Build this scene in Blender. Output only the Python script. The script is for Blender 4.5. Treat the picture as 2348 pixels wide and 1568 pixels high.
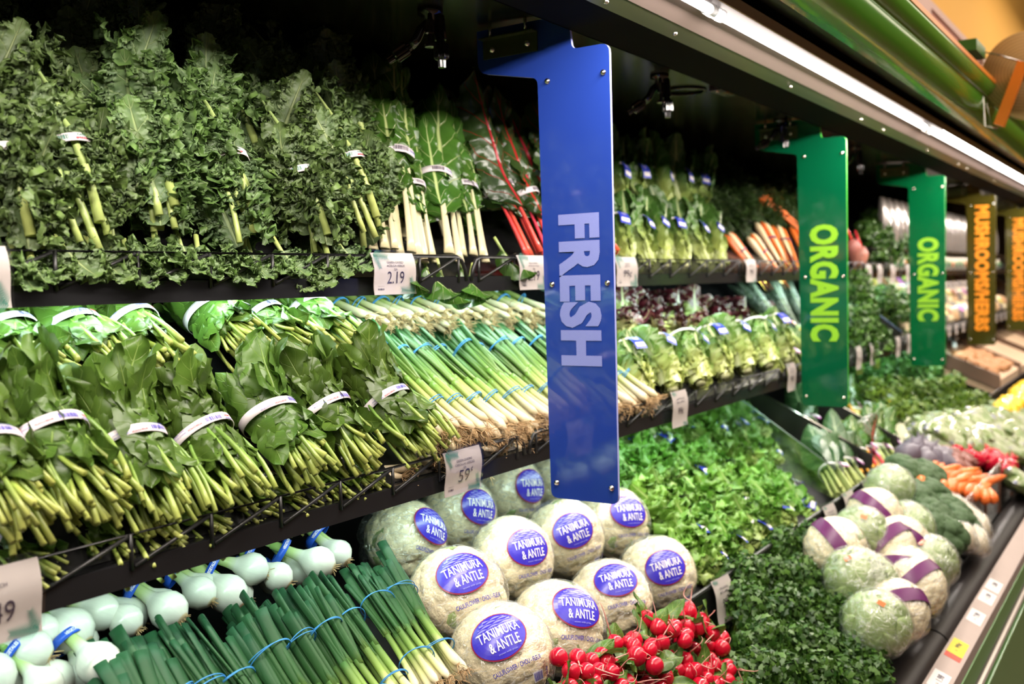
import bpy, math, random
import numpy as np
from mathutils import Matrix, Vector

for _o in list(bpy.data.objects):
    bpy.data.objects.remove(_o)
SC = bpy.context.scene
COL = SC.collection
PI = math.pi
EYE = 1.5                                    # camera height above the floor

# ---------------------------------------------------------------- camera
FPX = 2304.0
RW = np.array([[0.55238152, -0.06205723, 0.83127827],
               [-0.83318745, -0.01006019, 0.55289915],
               [-0.02594857, -0.99802189, -0.05726237]])   # rows: world X (along the case), Y (into it), Z (up)
cam_d = bpy.data.cameras.new('camera')
cam_d.sensor_width = 36.0
cam_d.lens = FPX / 2348.0 * 36.0
cam_d.clip_start = 0.05
cam_d.dof.use_dof = True
cam_d.dof.focus_distance = 1.48
cam_d.dof.aperture_fstop = 4.0
cam = bpy.data.objects.new('camera', cam_d)
COL.objects.link(cam)
_m = Matrix.Identity(4)
for _r in range(3):
    _m[_r][0] = RW[_r][0]; _m[_r][1] = -RW[_r][1]; _m[_r][2] = -RW[_r][2]
_m[2][3] = EYE
cam.matrix_world = _m
SC.camera = cam

def ray(px, py):
    return RW @ np.array([px - 1174.0, py - 784.0, FPX])
def at(px, py, y):
    """point of the place seen at pixel px,py when it stands y metres into the case"""
    d = ray(px, py); k = y / d[1]
    return Vector((d[0] * k, y, EYE + d[2] * k))
def atx(px, py, x):
    d = ray(px, py); k = x / d[0]
    return Vector((x, d[1] * k, EYE + d[2] * k))
def ats(px, py, y0, z0, slope, n=0.0):
    """point on the shelf plane through (y0,z0) rising by slope, n metres above it"""
    d = ray(px, py)
    c = math.sqrt(1 + slope * slope)
    # z - EYE = z0 + slope (y-y0) + n*c
    k = (z0 - slope * y0 + n * c) / (d[2] - slope * d[1])
    return Vector((d[0] * k, d[1] * k, EYE + d[2] * k))

# ---------------------------------------------------------------- world, exposure
w = bpy.data.worlds.new('store_air'); SC.world = w; w.use_nodes = True
w.node_tree.nodes['Background'].inputs[0].default_value = (1.0, 0.86, 0.74, 1)
w.node_tree.nodes['Background'].inputs[1].default_value = 0.10
SC.view_settings.view_transform = 'Standard'
SC.view_settings.look = 'None'
SC.view_settings.exposure = 0.0
SC.view_settings.gamma = 1.0
SC.view_settings.use_curve_mapping = False
cy = SC.cycles
cy.max_bounces = 4; cy.diffuse_bounces = 2; cy.glossy_bounces = 2
cy.transmission_bounces = 4; cy.transparent_max_bounces = 8
cy.use_adaptive_sampling = True; cy.adaptive_threshold = 0.09; cy.adaptive_min_samples = 16
cy.caustics_reflective = False; cy.caustics_refractive = False
cy.sample_clamp_indirect = 4.0

# ---------------------------------------------------------------- lights
def area(name, loc, rot, sx, sy, power, color):
    l = bpy.data.lights.new(name, 'AREA'); l.shape = 'RECTANGLE'
    l.size = sx; l.size_y = sy; l.energy = power; l.color = color
    o = bpy.data.objects.new(name, l); COL.objects.link(o)
    o.location = loc; o.rotation_euler = rot
    return o
WARM = (1.0, 0.90, 0.81)
COOL = (0.72, 1.0, 0.90)
# canopy fluorescent tubes (they shine down and into the case)
area('canopy_tube_light', (4.0, 0.678, EYE + 0.4525), (math.radians(14), 0, 0), 9.0, 0.02, 118, WARM)
# tubes under the two shelves
area('top_shelf_light', (3.1, 1.150, EYE - 0.009), (math.radians(22), 0, 0), 6.4, 0.02, 13, COOL)
area('middle_shelf_light', (3.1, 1.030, EYE - 0.331), (math.radians(22), 0, 0), 6.4, 0.02, 7.5, COOL)
# store ceiling lighting over the aisle
area('aisle_ceiling_light', (3.2, -1.4, EYE + 2.2), (math.radians(38), 0, 0), 9.0, 1.6, 170, (1.0, 0.87, 0.75))
area('far_aisle_light', (9.5, -0.8, EYE + 2.0), (0, 0, 0), 5.0, 3.0, 110, (1.0, 0.86, 0.66))

# ---------------------------------------------------------------- mesh builder
class MB:
    def __init__(s):
        s.V = []; s.UV = []; s.n = 0; s.L = []; s.T = []; s.MI = []
    def add(s, V, faces, UV=None, mat=0):
        V = np.asarray(V, float).reshape(-1, 3)
        if UV is None: UV = np.zeros((len(V), 2))
        s.V.append(V); s.UV.append(np.asarray(UV, float))
        if isinstance(faces, np.ndarray):
            s.L.append((faces + s.n).ravel()); s.T.append(np.full(len(faces), faces.shape[1]))
            s.MI.append(np.full(len(faces), mat))
        else:
            for f in faces:
                s.L.append(np.array(f) + s.n)
            s.T.append(np.array([len(f) for f in faces])); s.MI.append(np.full(len(faces), mat))
        s.n += len(V); return s
    def grid(s, P, U=None, W=None, mat=0, closed=False):
        a, b = P.shape[:2]
        if U is None: U = np.linspace(0, 1, a)
        if W is None: W = (1 - np.abs(np.linspace(-1, 1, b, endpoint=not closed))) if closed else np.linspace(0, 1, b)
        uv = np.zeros((a, b, 2)); uv[..., 0] = W[None, :]; uv[..., 1] = U[:, None]
        i = np.arange(a - 1)[:, None]; j = np.arange(b if closed else b - 1)[None, :]
        j2 = (j + 1) % b
        f = np.stack([i * b + j, i * b + j2, (i + 1) * b + j2, (i + 1) * b + j], -1).reshape(-1, 4)
        return s.add(P.reshape(-1, 3), f, uv.reshape(-1, 2), mat)
    def merge(s, o, M=None, mat=None):
        for V, UV in zip(o.V, o.UV):
            if M is not None:
                A = np.array(M); V = V @ A[:3, :3].T + A[:3, 3]
            s.V.append(V); s.UV.append(UV)
        s.L += [l + s.n for l in o.L]; s.T += o.T
        s.MI += o.MI if mat is None else [np.full(len(m), mat) for m in o.MI]
        s.n += o.n; return s
    def tube(s, path, rad, sides=8, mat=0, flat=1.0, cap=True, up=(0, 0, 1), u0=0., u1=1.):
        P = np.asarray(path, float); n = len(P)
        R = np.full(n, rad, float) if np.isscalar(rad) else np.asarray(rad, float)
        T = np.gradient(P, axis=0); T /= (np.linalg.norm(T, axis=1)[:, None] + 1e-12)
        U = np.array(up, float)
        if abs(T[0] @ U) > .9: U = np.array([1., 0, 0]) if abs(T[0][0]) < .8 else np.array([0, 1., 0])
        A = np.cross(T, U); A /= (np.linalg.norm(A, axis=1)[:, None] + 1e-12)
        B = np.cross(A, T)
        if cap:
            P = np.vstack([P[:1], P, P[-1:]]); A = np.vstack([A[:1], A, A[-1:]]); B = np.vstack([B[:1], B, B[-1:]])
            R = np.concatenate([[1e-5], R, [1e-5]])
            uu = np.concatenate([[0], np.linspace(0, 1, n), [1]])
        else: uu = np.linspace(0, 1, n)
        th = np.linspace(0, 2 * PI, sides, endpoint=False)
        G = P[:, None] + R[:, None, None] * (np.cos(th)[None, :, None] * A[:, None] + flat * np.sin(th)[None, :, None] * B[:, None])
        return s.grid(G, u0 + (u1 - u0) * uu, None, mat, True)
    def lathe(s, prof, sides=20, mat=0, axis='z'):
        p = np.asarray(prof, float)
        th = np.linspace(0, 2 * PI, sides, endpoint=False)
        G = np.zeros((len(p), sides, 3))
        G[..., 0] = p[:, 0, None] * np.cos(th); G[..., 1] = p[:, 0, None] * np.sin(th); G[..., 2] = p[:, 1, None]
        if axis == 'x': G = G[..., [2, 0, 1]]
        if axis == 'y': G = G[..., [1, 2, 0]]
        return s.grid(G, None, None, mat, True)
    def box(s, c, d, mat=0, M=None):
        c = np.array(c, float); d = np.array(d, float) / 2
        V = np.array([[x, y, z] for x in (-1, 1) for y in (-1, 1) for z in (-1, 1)], float) * d + c
        if M is not None:
            A = np.array(M); V = V @ A[:3, :3].T + A[:3, 3]
        F = np.array([[0, 1, 3, 2], [4, 6, 7, 5], [0, 4, 5, 1], [2, 3, 7, 6], [0, 2, 6, 4], [1, 5, 7, 3]])
        return s.add(V, F, None, mat)
    def bar(s, a, b, wd, mat=0, sides=6):
        return s.tube([a, b], wd, sides, mat)
    def prism(s, poly, axis, lo, hi, mat=0):
        """extrude a 2-D polygon along axis ('x','y','z')"""
        n = len(poly); V = []
        for h in (lo, hi):
            for a, b in poly:
                V.append({'x': (h, a, b), 'y': (a, h, b), 'z': (a, b, h)}[axis])
        F = [list(range(n))[::-1], list(range(n, 2 * n))] + [[i, (i + 1) % n, n + (i + 1) % n, n + i] for i in range(n)]
        return s.add(V, F, None, mat)
    def mesh(s, name, mats, smooth=True):
        me = bpy.data.meshes.new(name)
        V = np.concatenate(s.V); L = np.concatenate(s.L).astype(np.int32); T = np.concatenate(s.T).astype(np.int32)
        MI = np.concatenate(s.MI).astype(np.int32); UV = np.concatenate(s.UV)
        me.vertices.add(len(V)); me.vertices.foreach_set('co', V.astype(np.float32).ravel())
        me.loops.add(len(L)); me.loops.foreach_set('vertex_index', L)
        me.polygons.add(len(T))
        st = np.concatenate([[0], np.cumsum(T)[:-1]]).astype(np.int32)
        me.polygons.foreach_set('loop_start', st)
        try: me.polygons.foreach_set('loop_total', T)
        except Exception: pass
        me.polygons.foreach_set('material_index', MI)
        me.polygons.foreach_set('use_smooth', np.full(len(T), smooth, bool))
        uvl = me.uv_layers.new(name='UVMap')
        uvl.data.foreach_set('uv', UV[L].astype(np.float32).ravel())
        if not isinstance(mats, (list, tuple)): mats = [mats]
        for m in mats: me.materials.append(m)
        me.update(calc_edges=True); me.validate()
        return me
    def build(s, name, mats, parent=None, smooth=True, loc=None):
        o = bpy.data.objects.new(name, s.mesh(name, mats, smooth)); COL.objects.link(o)
        if parent is not None: o.parent = parent
        if loc is not None: o.location = loc
        return o

def tag(o, label=None, cat=None, group=None, kind=None):
    if label: o['label'] = label
    if cat: o['category'] = cat
    if group: o['group'] = group
    if kind: o['kind'] = kind
    return o
def thing(name, label, cat, loc=(0, 0, 0), group=None, M=None):
    o = bpy.data.objects.new(name, None); COL.objects.link(o)
    o.empty_display_size = 0.05
    if M is not None: o.matrix_world = M
    else: o.location = loc
    return tag(o, label, cat, group)
def kids(o, table={}):
    return [c for c in o.children]
def dup(root, M, label, group=None):
    """copy of a thing with copies of its parts and sub-parts"""
    r = root.copy(); COL.objects.link(r); r.matrix_world = M
    r['label'] = label
    if group: r['group'] = group
    for ch in kids(root):
        c = ch.copy(); COL.objects.link(c); c.parent = r
        for g in kids(ch):
            d = g.copy(); COL.objects.link(d); d.parent = c
    return r
def pose(loc, lean=0., side=0., spin=0., scale=1.):
    """lean: tilt back from upright (radians), side: tilt in the shelf's plane, spin: about its own axis"""
    return (Matrix.Translation(Vector(loc)) @ Matrix.Rotation(-lean, 4, 'X') @ Matrix.Rotation(side, 4, 'Y')
            @ Matrix.Rotation(spin, 4, 'Z') @ Matrix.Scale(scale, 4))

# smooth pseudo noise, vectorised
class Wob:
    def __init__(s, rng, n=5, f=1.0):
        s.k = rng.normal(0, 1, (n, 2)) * f; s.p = rng.uniform(0, 2 * PI, n); s.n = n
    def __call__(s, a, b=0.):
        r = 0
        for i in range(s.n): r = r + np.sin(s.k[i, 0] * a + s.k[i, 1] * b + s.p[i])
        return r / math.sqrt(s.n)

# ---------------------------------------------------------------- materials
class NT:
    def __init__(s, name):
        s.m = bpy.data.materials.new(name); s.m.use_nodes = True; s.t = s.m.node_tree
        s.t.nodes.clear()
        s.out = s.t.nodes.new('ShaderNodeOutputMaterial')
    def n(s, typ, props=None, **ins):
        nd = s.t.nodes.new('ShaderNode' + typ)
        for k, v in (props or {}).items(): setattr(nd, k, v)
        for k, v in ins.items():
            k = k.replace('_', ' ')
            sock = nd.inputs[int(k[1:])] if (k[0] == 'i' and k[1:].isdigit()) else nd.inputs[k]
            s.set(sock, v)
        return nd
    def set(s, sock, v):
        if isinstance(v, bpy.types.NodeSocket): s.t.links.new(v, sock)
        elif isinstance(v, bpy.types.Node): s.t.links.new(v.outputs[0], sock)
        else:
            if isinstance(v, (tuple, list)) and len(v) == 3 and sock.type == 'RGBA': v = (*v, 1)
            sock.default_value = v
    def math(s, op, a, b=0., c=None):
        ins = {'i0': a, 'i1': b}
        if c is not None: ins['i2'] = c
        return s.n('Math', {'operation': op}, **ins).outputs[0]
    def mix(s, f, a, b):
        nd = s.t.nodes.new('ShaderNodeMix'); nd.data_type = 'RGBA'
        s.set(nd.inputs[0], f); s.set(nd.inputs[6], a); s.set(nd.inputs[7], b)
        return nd.outputs[2]
    def ramp(s, f, stops):
        nd = s.t.nodes.new('ShaderNodeValToRGB'); cr = nd.color_ramp
        while len(cr.elements) < len(stops): cr.elements.new(0.5)
        for e, (p, c) in zip(cr.elements, stops): e.position = p; e.color = (*c, 1) if len(c) == 3 else c
        s.set(nd.inputs[0], f); return nd.outputs[0]
    def uv(s):
        u = s.n('UVMap'); x = s.n('SeparateXYZ', i0=u.outputs[0]); return x.outputs[0], x.outputs[1]
    def noise(s, scale, detail=3., vec=None, rough=.5):
        if vec is None: vec = s.n('TexCoord').outputs['Object']
        return s.n('TexNoise', Vector=vec, Scale=scale, Detail=detail, Roughness=rough).outputs[0]
    def finish(s, sh): s.set(s.out.inputs[0], sh); return s.m

def srgb(r, g, b):
    f = lambda c: ((c / 255.) / 12.92) if c / 255. <= .04045 else ((c / 255. + .055) / 1.055) ** 2.4
    return (f(r), f(g), f(b))

def plain(name, col, rough=.5, metal=0., spec=.5, noise=0., nscale=30., bump=0., emit=0., trans=0., alpha=1.):
    t = NT(name); c = col
    if noise:
        nz = t.noise(nscale)
        c = t.mix(nz, tuple(x * (1 - noise) for x in col), tuple(min(1, x * (1 + noise)) for x in col))
    p = t.n('BsdfPrincipled', Base_Color=c, Roughness=rough, Metallic=metal)
    p.inputs['Specular IOR Level'].default_value = spec
    if bump:
        b = t.n('Bump', Strength=bump, Distance=.002, Height=t.noise(nscale * 4)); t.set(p.inputs['Normal'], b)
    if emit:
        t.set(p.inputs['Emission Color'], col); p.inputs['Emission Strength'].default_value = emit
    if trans: p.inputs['Transmission Weight'].default_value = trans
    if alpha < 1: p.inputs['Alpha'].default_value = alpha
    return t.finish(p)

def ramped(name, stops, rough=.4, noise=.2, nscale=40., streak=0., bump=.3, transl=0.0, hue=.02, spec=.5, isl=.3):
    """colour runs along the piece (UV y); streaks run with it"""
    t = NT(name); u, v = t.uv()
    nz = t.noise(nscale)
    v2 = t.math('ADD', v, t.math('MULTIPLY', t.math('SUBTRACT', nz, .5), .12))
    c = t.ramp(v2, stops)
    if streak:
        cmb = t.n('CombineXYZ', X=t.math('MULTIPLY', u, 14.), Y=t.math('MULTIPLY', v, 1.5))
        st = t.n('TexNoise', Vector=cmb.outputs[0], Scale=1.6, Detail=2.).outputs[0]
        lc = t.n('HueSaturation', Saturation=.8, Value=2.1, Color=c).outputs[0]
        c = t.mix(t.math('MULTIPLY', st, min(1., streak * 1.6)), c, lc)
    oi = t.n('ObjectInfo')
    hs = t.n('HueSaturation', Hue=t.math('ADD', .5 - hue / 2, t.math('MULTIPLY', oi.outputs['Random'], hue)),
             Value=t.math('ADD', 1 - noise - isl / 2, t.math('ADD', t.math('MULTIPLY', nz, noise * 2), t.math('MULTIPLY', t.n('NewGeometry').outputs['Random Per Island'], isl))), Color=c)
    p = t.n('BsdfPrincipled', Base_Color=hs.outputs[0], Roughness=rough)
    p.inputs['Specular IOR Level'].default_value = spec
    if bump:
        b = t.n('Bump', Strength=bump, Distance=.002, Height=t.noise(nscale * 3)); t.set(p.inputs['Normal'], b)
    sh = p
    if transl:
        tr = t.n('BsdfTranslucent', Color=hs.outputs[0])
        sh = t.n('MixShader', i0=transl, i1=p.outputs[0], i2=tr.outputs[0])
    return t.finish(sh)

def leafmat(name, dark, light, vein, rough=.38, nv=7., k=1.1, vw=.06, midw=.05, edge=None, edge0=.6, base=None, base0=.3,
            transl=.14, bump=.5, vs=.8, nscale=35., puck=0., spec=.5):
    """leaf blade: UV x across (mid-rib at .5), UV y from base to tip"""
    t = NT(name); u, v = t.uv()
    ac = t.math('MULTIPLY', t.math('ABSOLUTE', t.math('SUBTRACT', u, .5)), 2.)
    nz = t.noise(nscale); n2 = t.noise(nscale * .25, 2.)
    c = t.mix(t.math('ADD', t.math('MULTIPLY', nz, .6), t.math('MULTIPLY', t.math('SUBTRACT', n2, .3), .8)), dark, light)
    if edge is not None:
        f = t.n('MapRange', i0=t.math('ADD', t.math('MAXIMUM', ac, v), t.math('MULTIPLY', t.math('SUBTRACT', nz, .5), .6)), i1=edge0, i2=edge0 + .3).outputs[0]
        c = t.mix(f, c, edge)
    if base is not None:
        f = t.n('MapRange', i0=t.math('ADD', v, t.math('MULTIPLY', ac, .25)), i1=base0, i2=base0 + .35, i3=1., i4=0.).outputs[0]
        c = t.mix(f, c, base)
    fr = t.math('FRACT', t.math('ADD', t.math('SUBTRACT', t.math('MULTIPLY', v, nv), t.math('MULTIPLY', ac, k)),
                                t.math('MULTIPLY', n2, .8)))
    lat = t.math('ABSOLUTE', t.math('SUBTRACT', fr, .5))
    lw = t.math('MULTIPLY', t.math('SUBTRACT', 1.05, ac), vw)
    lat = t.n('MapRange', i0=lat, i1=t.math('MULTIPLY', lw, .4), i2=t.math('ADD', lw, .02), i3=1., i4=0.).outputs[0]
    mw = t.math('MULTIPLY', t.math('SUBTRACT', 1.1, v), midw)
    mid = t.n('MapRange', i0=ac, i1=t.math('MULTIPLY', mw, .6), i2=t.math('ADD', mw, .03), i3=1., i4=0.).outputs[0]
    vm = t.math('MAXIMUM', t.math('MULTIPLY', lat, .6), mid)
    c = t.mix(t.math('MULTIPLY', vm, vs), c, vein)
    oi = t.n('ObjectInfo')
    hs = t.n('HueSaturation', Hue=t.math('ADD', .492, t.math('MULTIPLY', oi.outputs['Random'], .016)),
             Value=t.math('ADD', .62, t.math('ADD', t.math('MULTIPLY', oi.outputs['Random'], .2), t.math('MULTIPLY', t.n('NewGeometry').outputs['Random Per Island'], .5))), Color=c)
    h = t.math('ADD', t.math('MULTIPLY', nz, .5), t.math('MULTIPLY', vm, -.6))
    if puck:
        vo = t.n('TexVoronoi', Vector=t.n('TexCoord').outputs['Object'], Scale=puck)
        h = t.math('ADD', h, t.math('MULTIPLY', vo.outputs[0], -1.5))
    b = t.n('Bump', Strength=bump, Distance=.0025, Height=h)
    p = t.n('BsdfPrincipled', Base_Color=hs.outputs[0], Roughness=rough, Normal=b.outputs[0])
    p.inputs['Specular IOR Level'].default_value = spec
    tr = t.n('BsdfTranslucent', Color=hs.outputs[0])
    return t.finish(t.n('MixShader', i0=transl, i1=p.outputs[0], i2=tr.outputs[0]))

def film(name, tint=(.99, .99, .98), amt=.16, rough=.12, haze=.10):
    t = NT(name)
    tr = t.n('BsdfTransparent', Color=tint)
    nz = t.n('TexNoise', Vector=t.n('TexCoord').outputs['Object'], Scale=26., Detail=4., Distortion=1.8).outputs[0]
    b = t.n('Bump', Strength=1., Distance=.012, Height=nz)
    gl = t.n('BsdfGlossy', Color=(1, 1, 1), Roughness=rough, Normal=b.outputs[0])
    df = t.n('BsdfDiffuse', Color=(.95, .97, .95))
    lw = t.n('LayerWeight', Blend=.35)
    f = t.math('ADD', amt, t.math('MULTIPLY', lw.outputs['Facing'], .25))
    mp = t.n('Mapping', Vector=t.n('TexCoord').outputs['Object'], Scale=(18., 60., 30.), Rotation=(.4, .2, .6))
    cr = t.n('TexNoise', Vector=mp.outputs[0], Scale=1., Detail=3., Distortion=1.2).outputs[0]
    cr = t.n('MapRange', i0=t.math('ABSOLUTE', t.math('SUBTRACT', cr, .5)), i1=.0, i2=.03, i3=.38, i4=0.).outputs[0]
    m1 = t.n('MixShader', i0=t.math('ADD', haze, cr), i1=tr.outputs[0], i2=df.outputs[0])
    return t.finish(t.n('MixShader', i0=f, i1=m1.outputs[0], i2=gl.outputs[0]))

BLACK = plain('black_powder_coat', (.012, .012, .012), .38)
BLACKPL = plain('black_plastic', (.02, .018, .017), .3, noise=.3)
DARKPLATE = plain('dark_plate', (.004, .004, .0045), .6, spec=.25)
STEEL = plain('screw_steel', (.75, .70, .64), .22, 1.)
CREAM = plain('card_cream', srgb(206, 194, 187), .45)
INK = plain('dark_print', srgb(60, 50, 70), .6)
GREYINK = plain('grey_print', srgb(120, 112, 118), .6)
TEAL = plain('palm_print', srgb(70, 140, 120), .6)
WHITE = plain('white_paper', srgb(240, 236, 238), .45)
BLUEINK = plain('blue_print', srgb(70, 66, 170), .5)
REDINK = plain('red_print', srgb(200, 60, 70), .5)
BLUEB = plain('blue_rubber', srgb(60, 140, 205), .5)

# ---------------------------------------------------------------- text
_tc = {}
def textgeo(s, bold=0.0, condense=1.0):
    k = (s, bold)
    if k not in _tc:
        cu = bpy.data.curves.new('lettering', 'FONT'); cu.body = s; cu.size = 1.0; cu.offset = bold
        cu.resolution_u = 3; cu.space_character = 1.08 if bold > .03 else 1.0; cu.align_x = 'CENTER'; cu.align_y = 'CENTER'
        o = bpy.data.objects.new('lettering', cu); COL.objects.link(o)
        bpy.context.view_layer.update()
        me = bpy.data.meshes.new_from_object(o.evaluated_get(bpy.context.evaluated_depsgraph_get()))
        V = np.array([v.co[:] for v in me.vertices]); F = [list(p.vertices) for p in me.polygons]
        bpy.data.objects.remove(o); bpy.data.curves.remove(cu); bpy.data.meshes.remove(me)
        c = (V.max(0) + V.min(0)) / 2; V = V - c
        _tc[k] = (V, F)
    V, F = _tc[k]
    return V.copy(), F
def put_text(mb, s, h, w=None, fn=None, mat=0, bold=0.0, cx=0., cy=0., rot=0., z=0.):
    """letters h tall (capital height) and w wide at cx,cy of a flat x/y sheet, then mapped by fn"""
    V, F = textgeo(s, bold)
    e = V.max(0) - V.min(0)
    sy = h / e[1]; sx = sy if w is None else w / e[0]
    X = V[:, 0] * sx; Y = V[:, 1] * sy
    c, sn = math.cos(rot), math.sin(rot)
    P = np.stack([cx + X * c - Y * sn, cy + X * sn + Y * c, np.full(len(X), z)], 1)
    if fn: P = fn(P)
    mb.add(P, F, None, mat)
# ================================================================ setting
def struct(name, mb, m, smooth=False):
    return tag(mb.build(name, m, None, smooth), kind='structure')
def sl(y0, z0, y1, z1, x0, x1, th, mb=None, mat=0, n=2):
    """long plate along X whose section runs (y0,z0)->(y1,z1), th thick"""
    mb = mb or MB()
    d = np.array([y1 - y0, z1 - z0]); d /= np.linalg.norm(d); nn = np.array([-d[1], d[0]]) * th / 2
    a = np.array([y0, z0 + EYE]); b = np.array([y1, z1 + EYE])
    return mb.prism([tuple(a + nn), tuple(b + nn), tuple(b - nn), tuple(a - nn)], 'x', x0, x1, mat)

FLOORM = NT('floor_tile'); _c = FLOORM.n('TexBrick', {'offset': .0}, Vector=FLOORM.n('TexCoord').outputs['Object'], Scale=1.6,
    Color1=srgb(112, 84, 62), Color2=srgb(98, 74, 56), Mortar=srgb(70, 52, 40))
FLOORM = FLOORM.finish(FLOORM.n('BsdfPrincipled', Base_Color=_c.outputs[0], Roughness=.32))
struct('floor', MB().box((6, 0, -.01), (34, 14, .02)), FLOORM)
struct('wall_back', MB().box((6, 2.15, 2.0), (34, .1, 4.04)), plain('back_wall_paint', (.02, .02, .018), .8))
struct('wall_far', MB().box((20.0, -2.0, 2.5), (.1, 8.4, 5.0)), plain('yellow_wall_paint', srgb(255, 196, 88), .7, noise=.04, nscale=1.))
struct('wall_upper', MB().box((8.0, 1.12, 3.85), (28, .1, 3.5)), plain('orange_wall_paint', srgb(255, 190, 80), .7))

X0, X1 = -.9, 9.6
case = thing('refrigerated_display_case', 'long black refrigerated produce display case with a green curved canopy and two shelves',
             'display case', (0, 1.2, 0))
def cpart(name, mb, m, parent=None, smooth=False, label=None):
    o = mb.build(name, m, parent or case, smooth)
    if (parent or case) == case:
        me = o.data; a = np.zeros(len(me.vertices) * 3, np.float32); me.vertices.foreach_get('co', a)
        a[1::3] -= 1.2; me.vertices.foreach_set('co', a); me.update()
    if label: o['label'] = label
    return o
CEILM = plain('dark_green_sheet_metal', (.030, .034, .016), .22, .6, noise=.3, nscale=3.)
cpart('back_panel', sl(1.98, -1.2, 1.98, .52, X0, X1, .03), plain('back_panel_black', (.010, .010, .010), .6))
cpart('end_panel', MB().prism([(.40, .1), (2.0, .1), (2.0, EYE + .5), (.95, EYE + .5), (1.05, 1.2), (.46, EYE - .86)], 'x', X0 - .03, X0), DARKPLATE)
cpart('ceiling_panel', sl(.93, .475, 1.98, .50, X0, X1, .02), CEILM)
# beam with the light housing
m = MB(); sl(.935, .468, .872, .434, X0, X1, .006, m); sl(.872, .434, .768, .436, X0, X1, .003, m)
cpart('canopy_beam', m, plain('beam_black', (.004, .004, .004), .8, spec=.05))
m = MB(); sl(.768, .4355, .735, .447, X0, X1, .002, m)
cpart('reflector_flange', m, plain('flange_metal', srgb(60, 62, 42), .35, .5))
m = MB(); sl(.735, .447, .655, .492, X0, X1, .004, m)
cpart('reflector', m, plain('reflector_metal', srgb(96, 84, 80), .35, .35, noise=.1, nscale=8.), label='brown grey reflector plate')
m = MB(); sl(.655, .492, .640, .462, X0, X1, .004, m); sl(.640, .462, .632, .476, X0, X1, .003, m); 
cpart('reflector_lip', m, plain('lip_metal', srgb(150, 130, 110), .3, .7))
m = MB(); sl(.632, .50, .572, .495, X0, X1, .006, m); sl(.572, .495, .566, .48, X0, X1, .006, m)
cpart('lamp_channel', m, plain('channel_black', (.014, .012, .010), .4))
# green rounded canopy
def rounded_(p): return p
prof = rounded_([(.566, .466), (.545, .465), (.522, .469), (.505, .480), (.495, .495), (.490, .512), (.492, .524), (.482, .527), (.472, .536), (.466, .548), (.464, .558), (.474, .562), (.58, .562), (.58, .466)])
_q = np.array(prof[:12])
for _i in range(2):
    _q = np.concatenate([_q[:1], np.stack([.75 * _q[:-1] + .25 * _q[1:], .25 * _q[:-1] + .75 * _q[1:]], 1).reshape(-1, 2), _q[-1:]])
m = MB().grid(np.array([[(x, y, z + EYE) for y, z in _q] for x in np.linspace(X0, X1, 12)]))
GREENC = NT('green_gloss_canopy')
_n = GREENC.n('TexNoise', Vector=GREENC.n('Mapping', Vector=GREENC.n('TexCoord').outputs['Object'], Scale=(.25, 9., 9.)).outputs[0], Scale=2.2, Detail=2.).outputs[0]
_c = GREENC.mix(_n, srgb(60, 140, 36), srgb(110, 186, 50))
_p = GREENC.n('BsdfPrincipled', Base_Color=_c, Roughness=.22); _p.inputs['Coat Weight'].default_value = .25
GREENC = GREENC.finish(_p)
cpart('canopy', m, GREENC, smooth=True, label='glossy green rounded canopy')
m = MB().box((4.35, .470, EYE + .566), (X1 - X0, .012, .012))
cpart('canopy_trim', m, plain('orange_trim', srgb(255, 150, 50), .4), label='orange edge strip')
# second, higher body of the case above the canopy so that nothing shows behind it
cpart('top_panel', MB().box((4.35, 1.30, EYE + .53), (X1 - X0, 1.38, .04)), BLACK)

# tubes
TUBE = plain('lit_fluorescent_tube', (1.0, .95, .9), .3, emit=7.)
TUBE2 = plain('lit_cool_tube', (.80, 1.0, .92), .3, emit=6.)
CLEARP = plain('clear_plastic_clamp', (.8, .8, .8), .15, trans=.6, alpha=.7)
tx = [(-.85, .50), (.55, 1.66), (1.70, 3.42), (3.50, 4.92), (5.0, 6.4), (6.5, 7.9), (8.0, 9.4)]
for i, (a, b) in enumerate(tx):
    m = MB().tube([(a, .678, EYE + .463), (b, .678, EYE + .463)], .0085, 14)
    t = cpart('fluorescent_tube', m, TUBE, smooth=True)
    for xx in (a, b):
        e = MB().tube([(xx - .014, .678 - 1.2, EYE + .463), (xx + .014, .678 - 1.2, EYE + .463)], .0115, 14)
        e.build('tube_socket', CLEARP, t)
for (a, b) in ((3.62, 4.98), (5.08, 6.5)):
    m = MB().tube([(a, .655, EYE + .474), (b, .655, EYE + .474)], .008, 12)
    cpart('fluorescent_tube', m, TUBE, smooth=True)
# screws along the flange
flange = [o for o in case.children if o.name.startswith('reflector_flange')][0]
for px, py in ((1387, 15), (1545, 83), (1810, 203), (1972, 278), (2023, 302), (2124, 351), (2196, 385), (2215, 390), (2278, 425)):
    p = at(px, py, .752)
    m = MB().lathe([(.0001, -.004), (.0035, -.0032), (.0046, 0), (.0046, .001)], 12)
    m.build('screw', STEEL, flange, True, (p.x, .750 - 1.2, EYE + .436))

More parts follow.
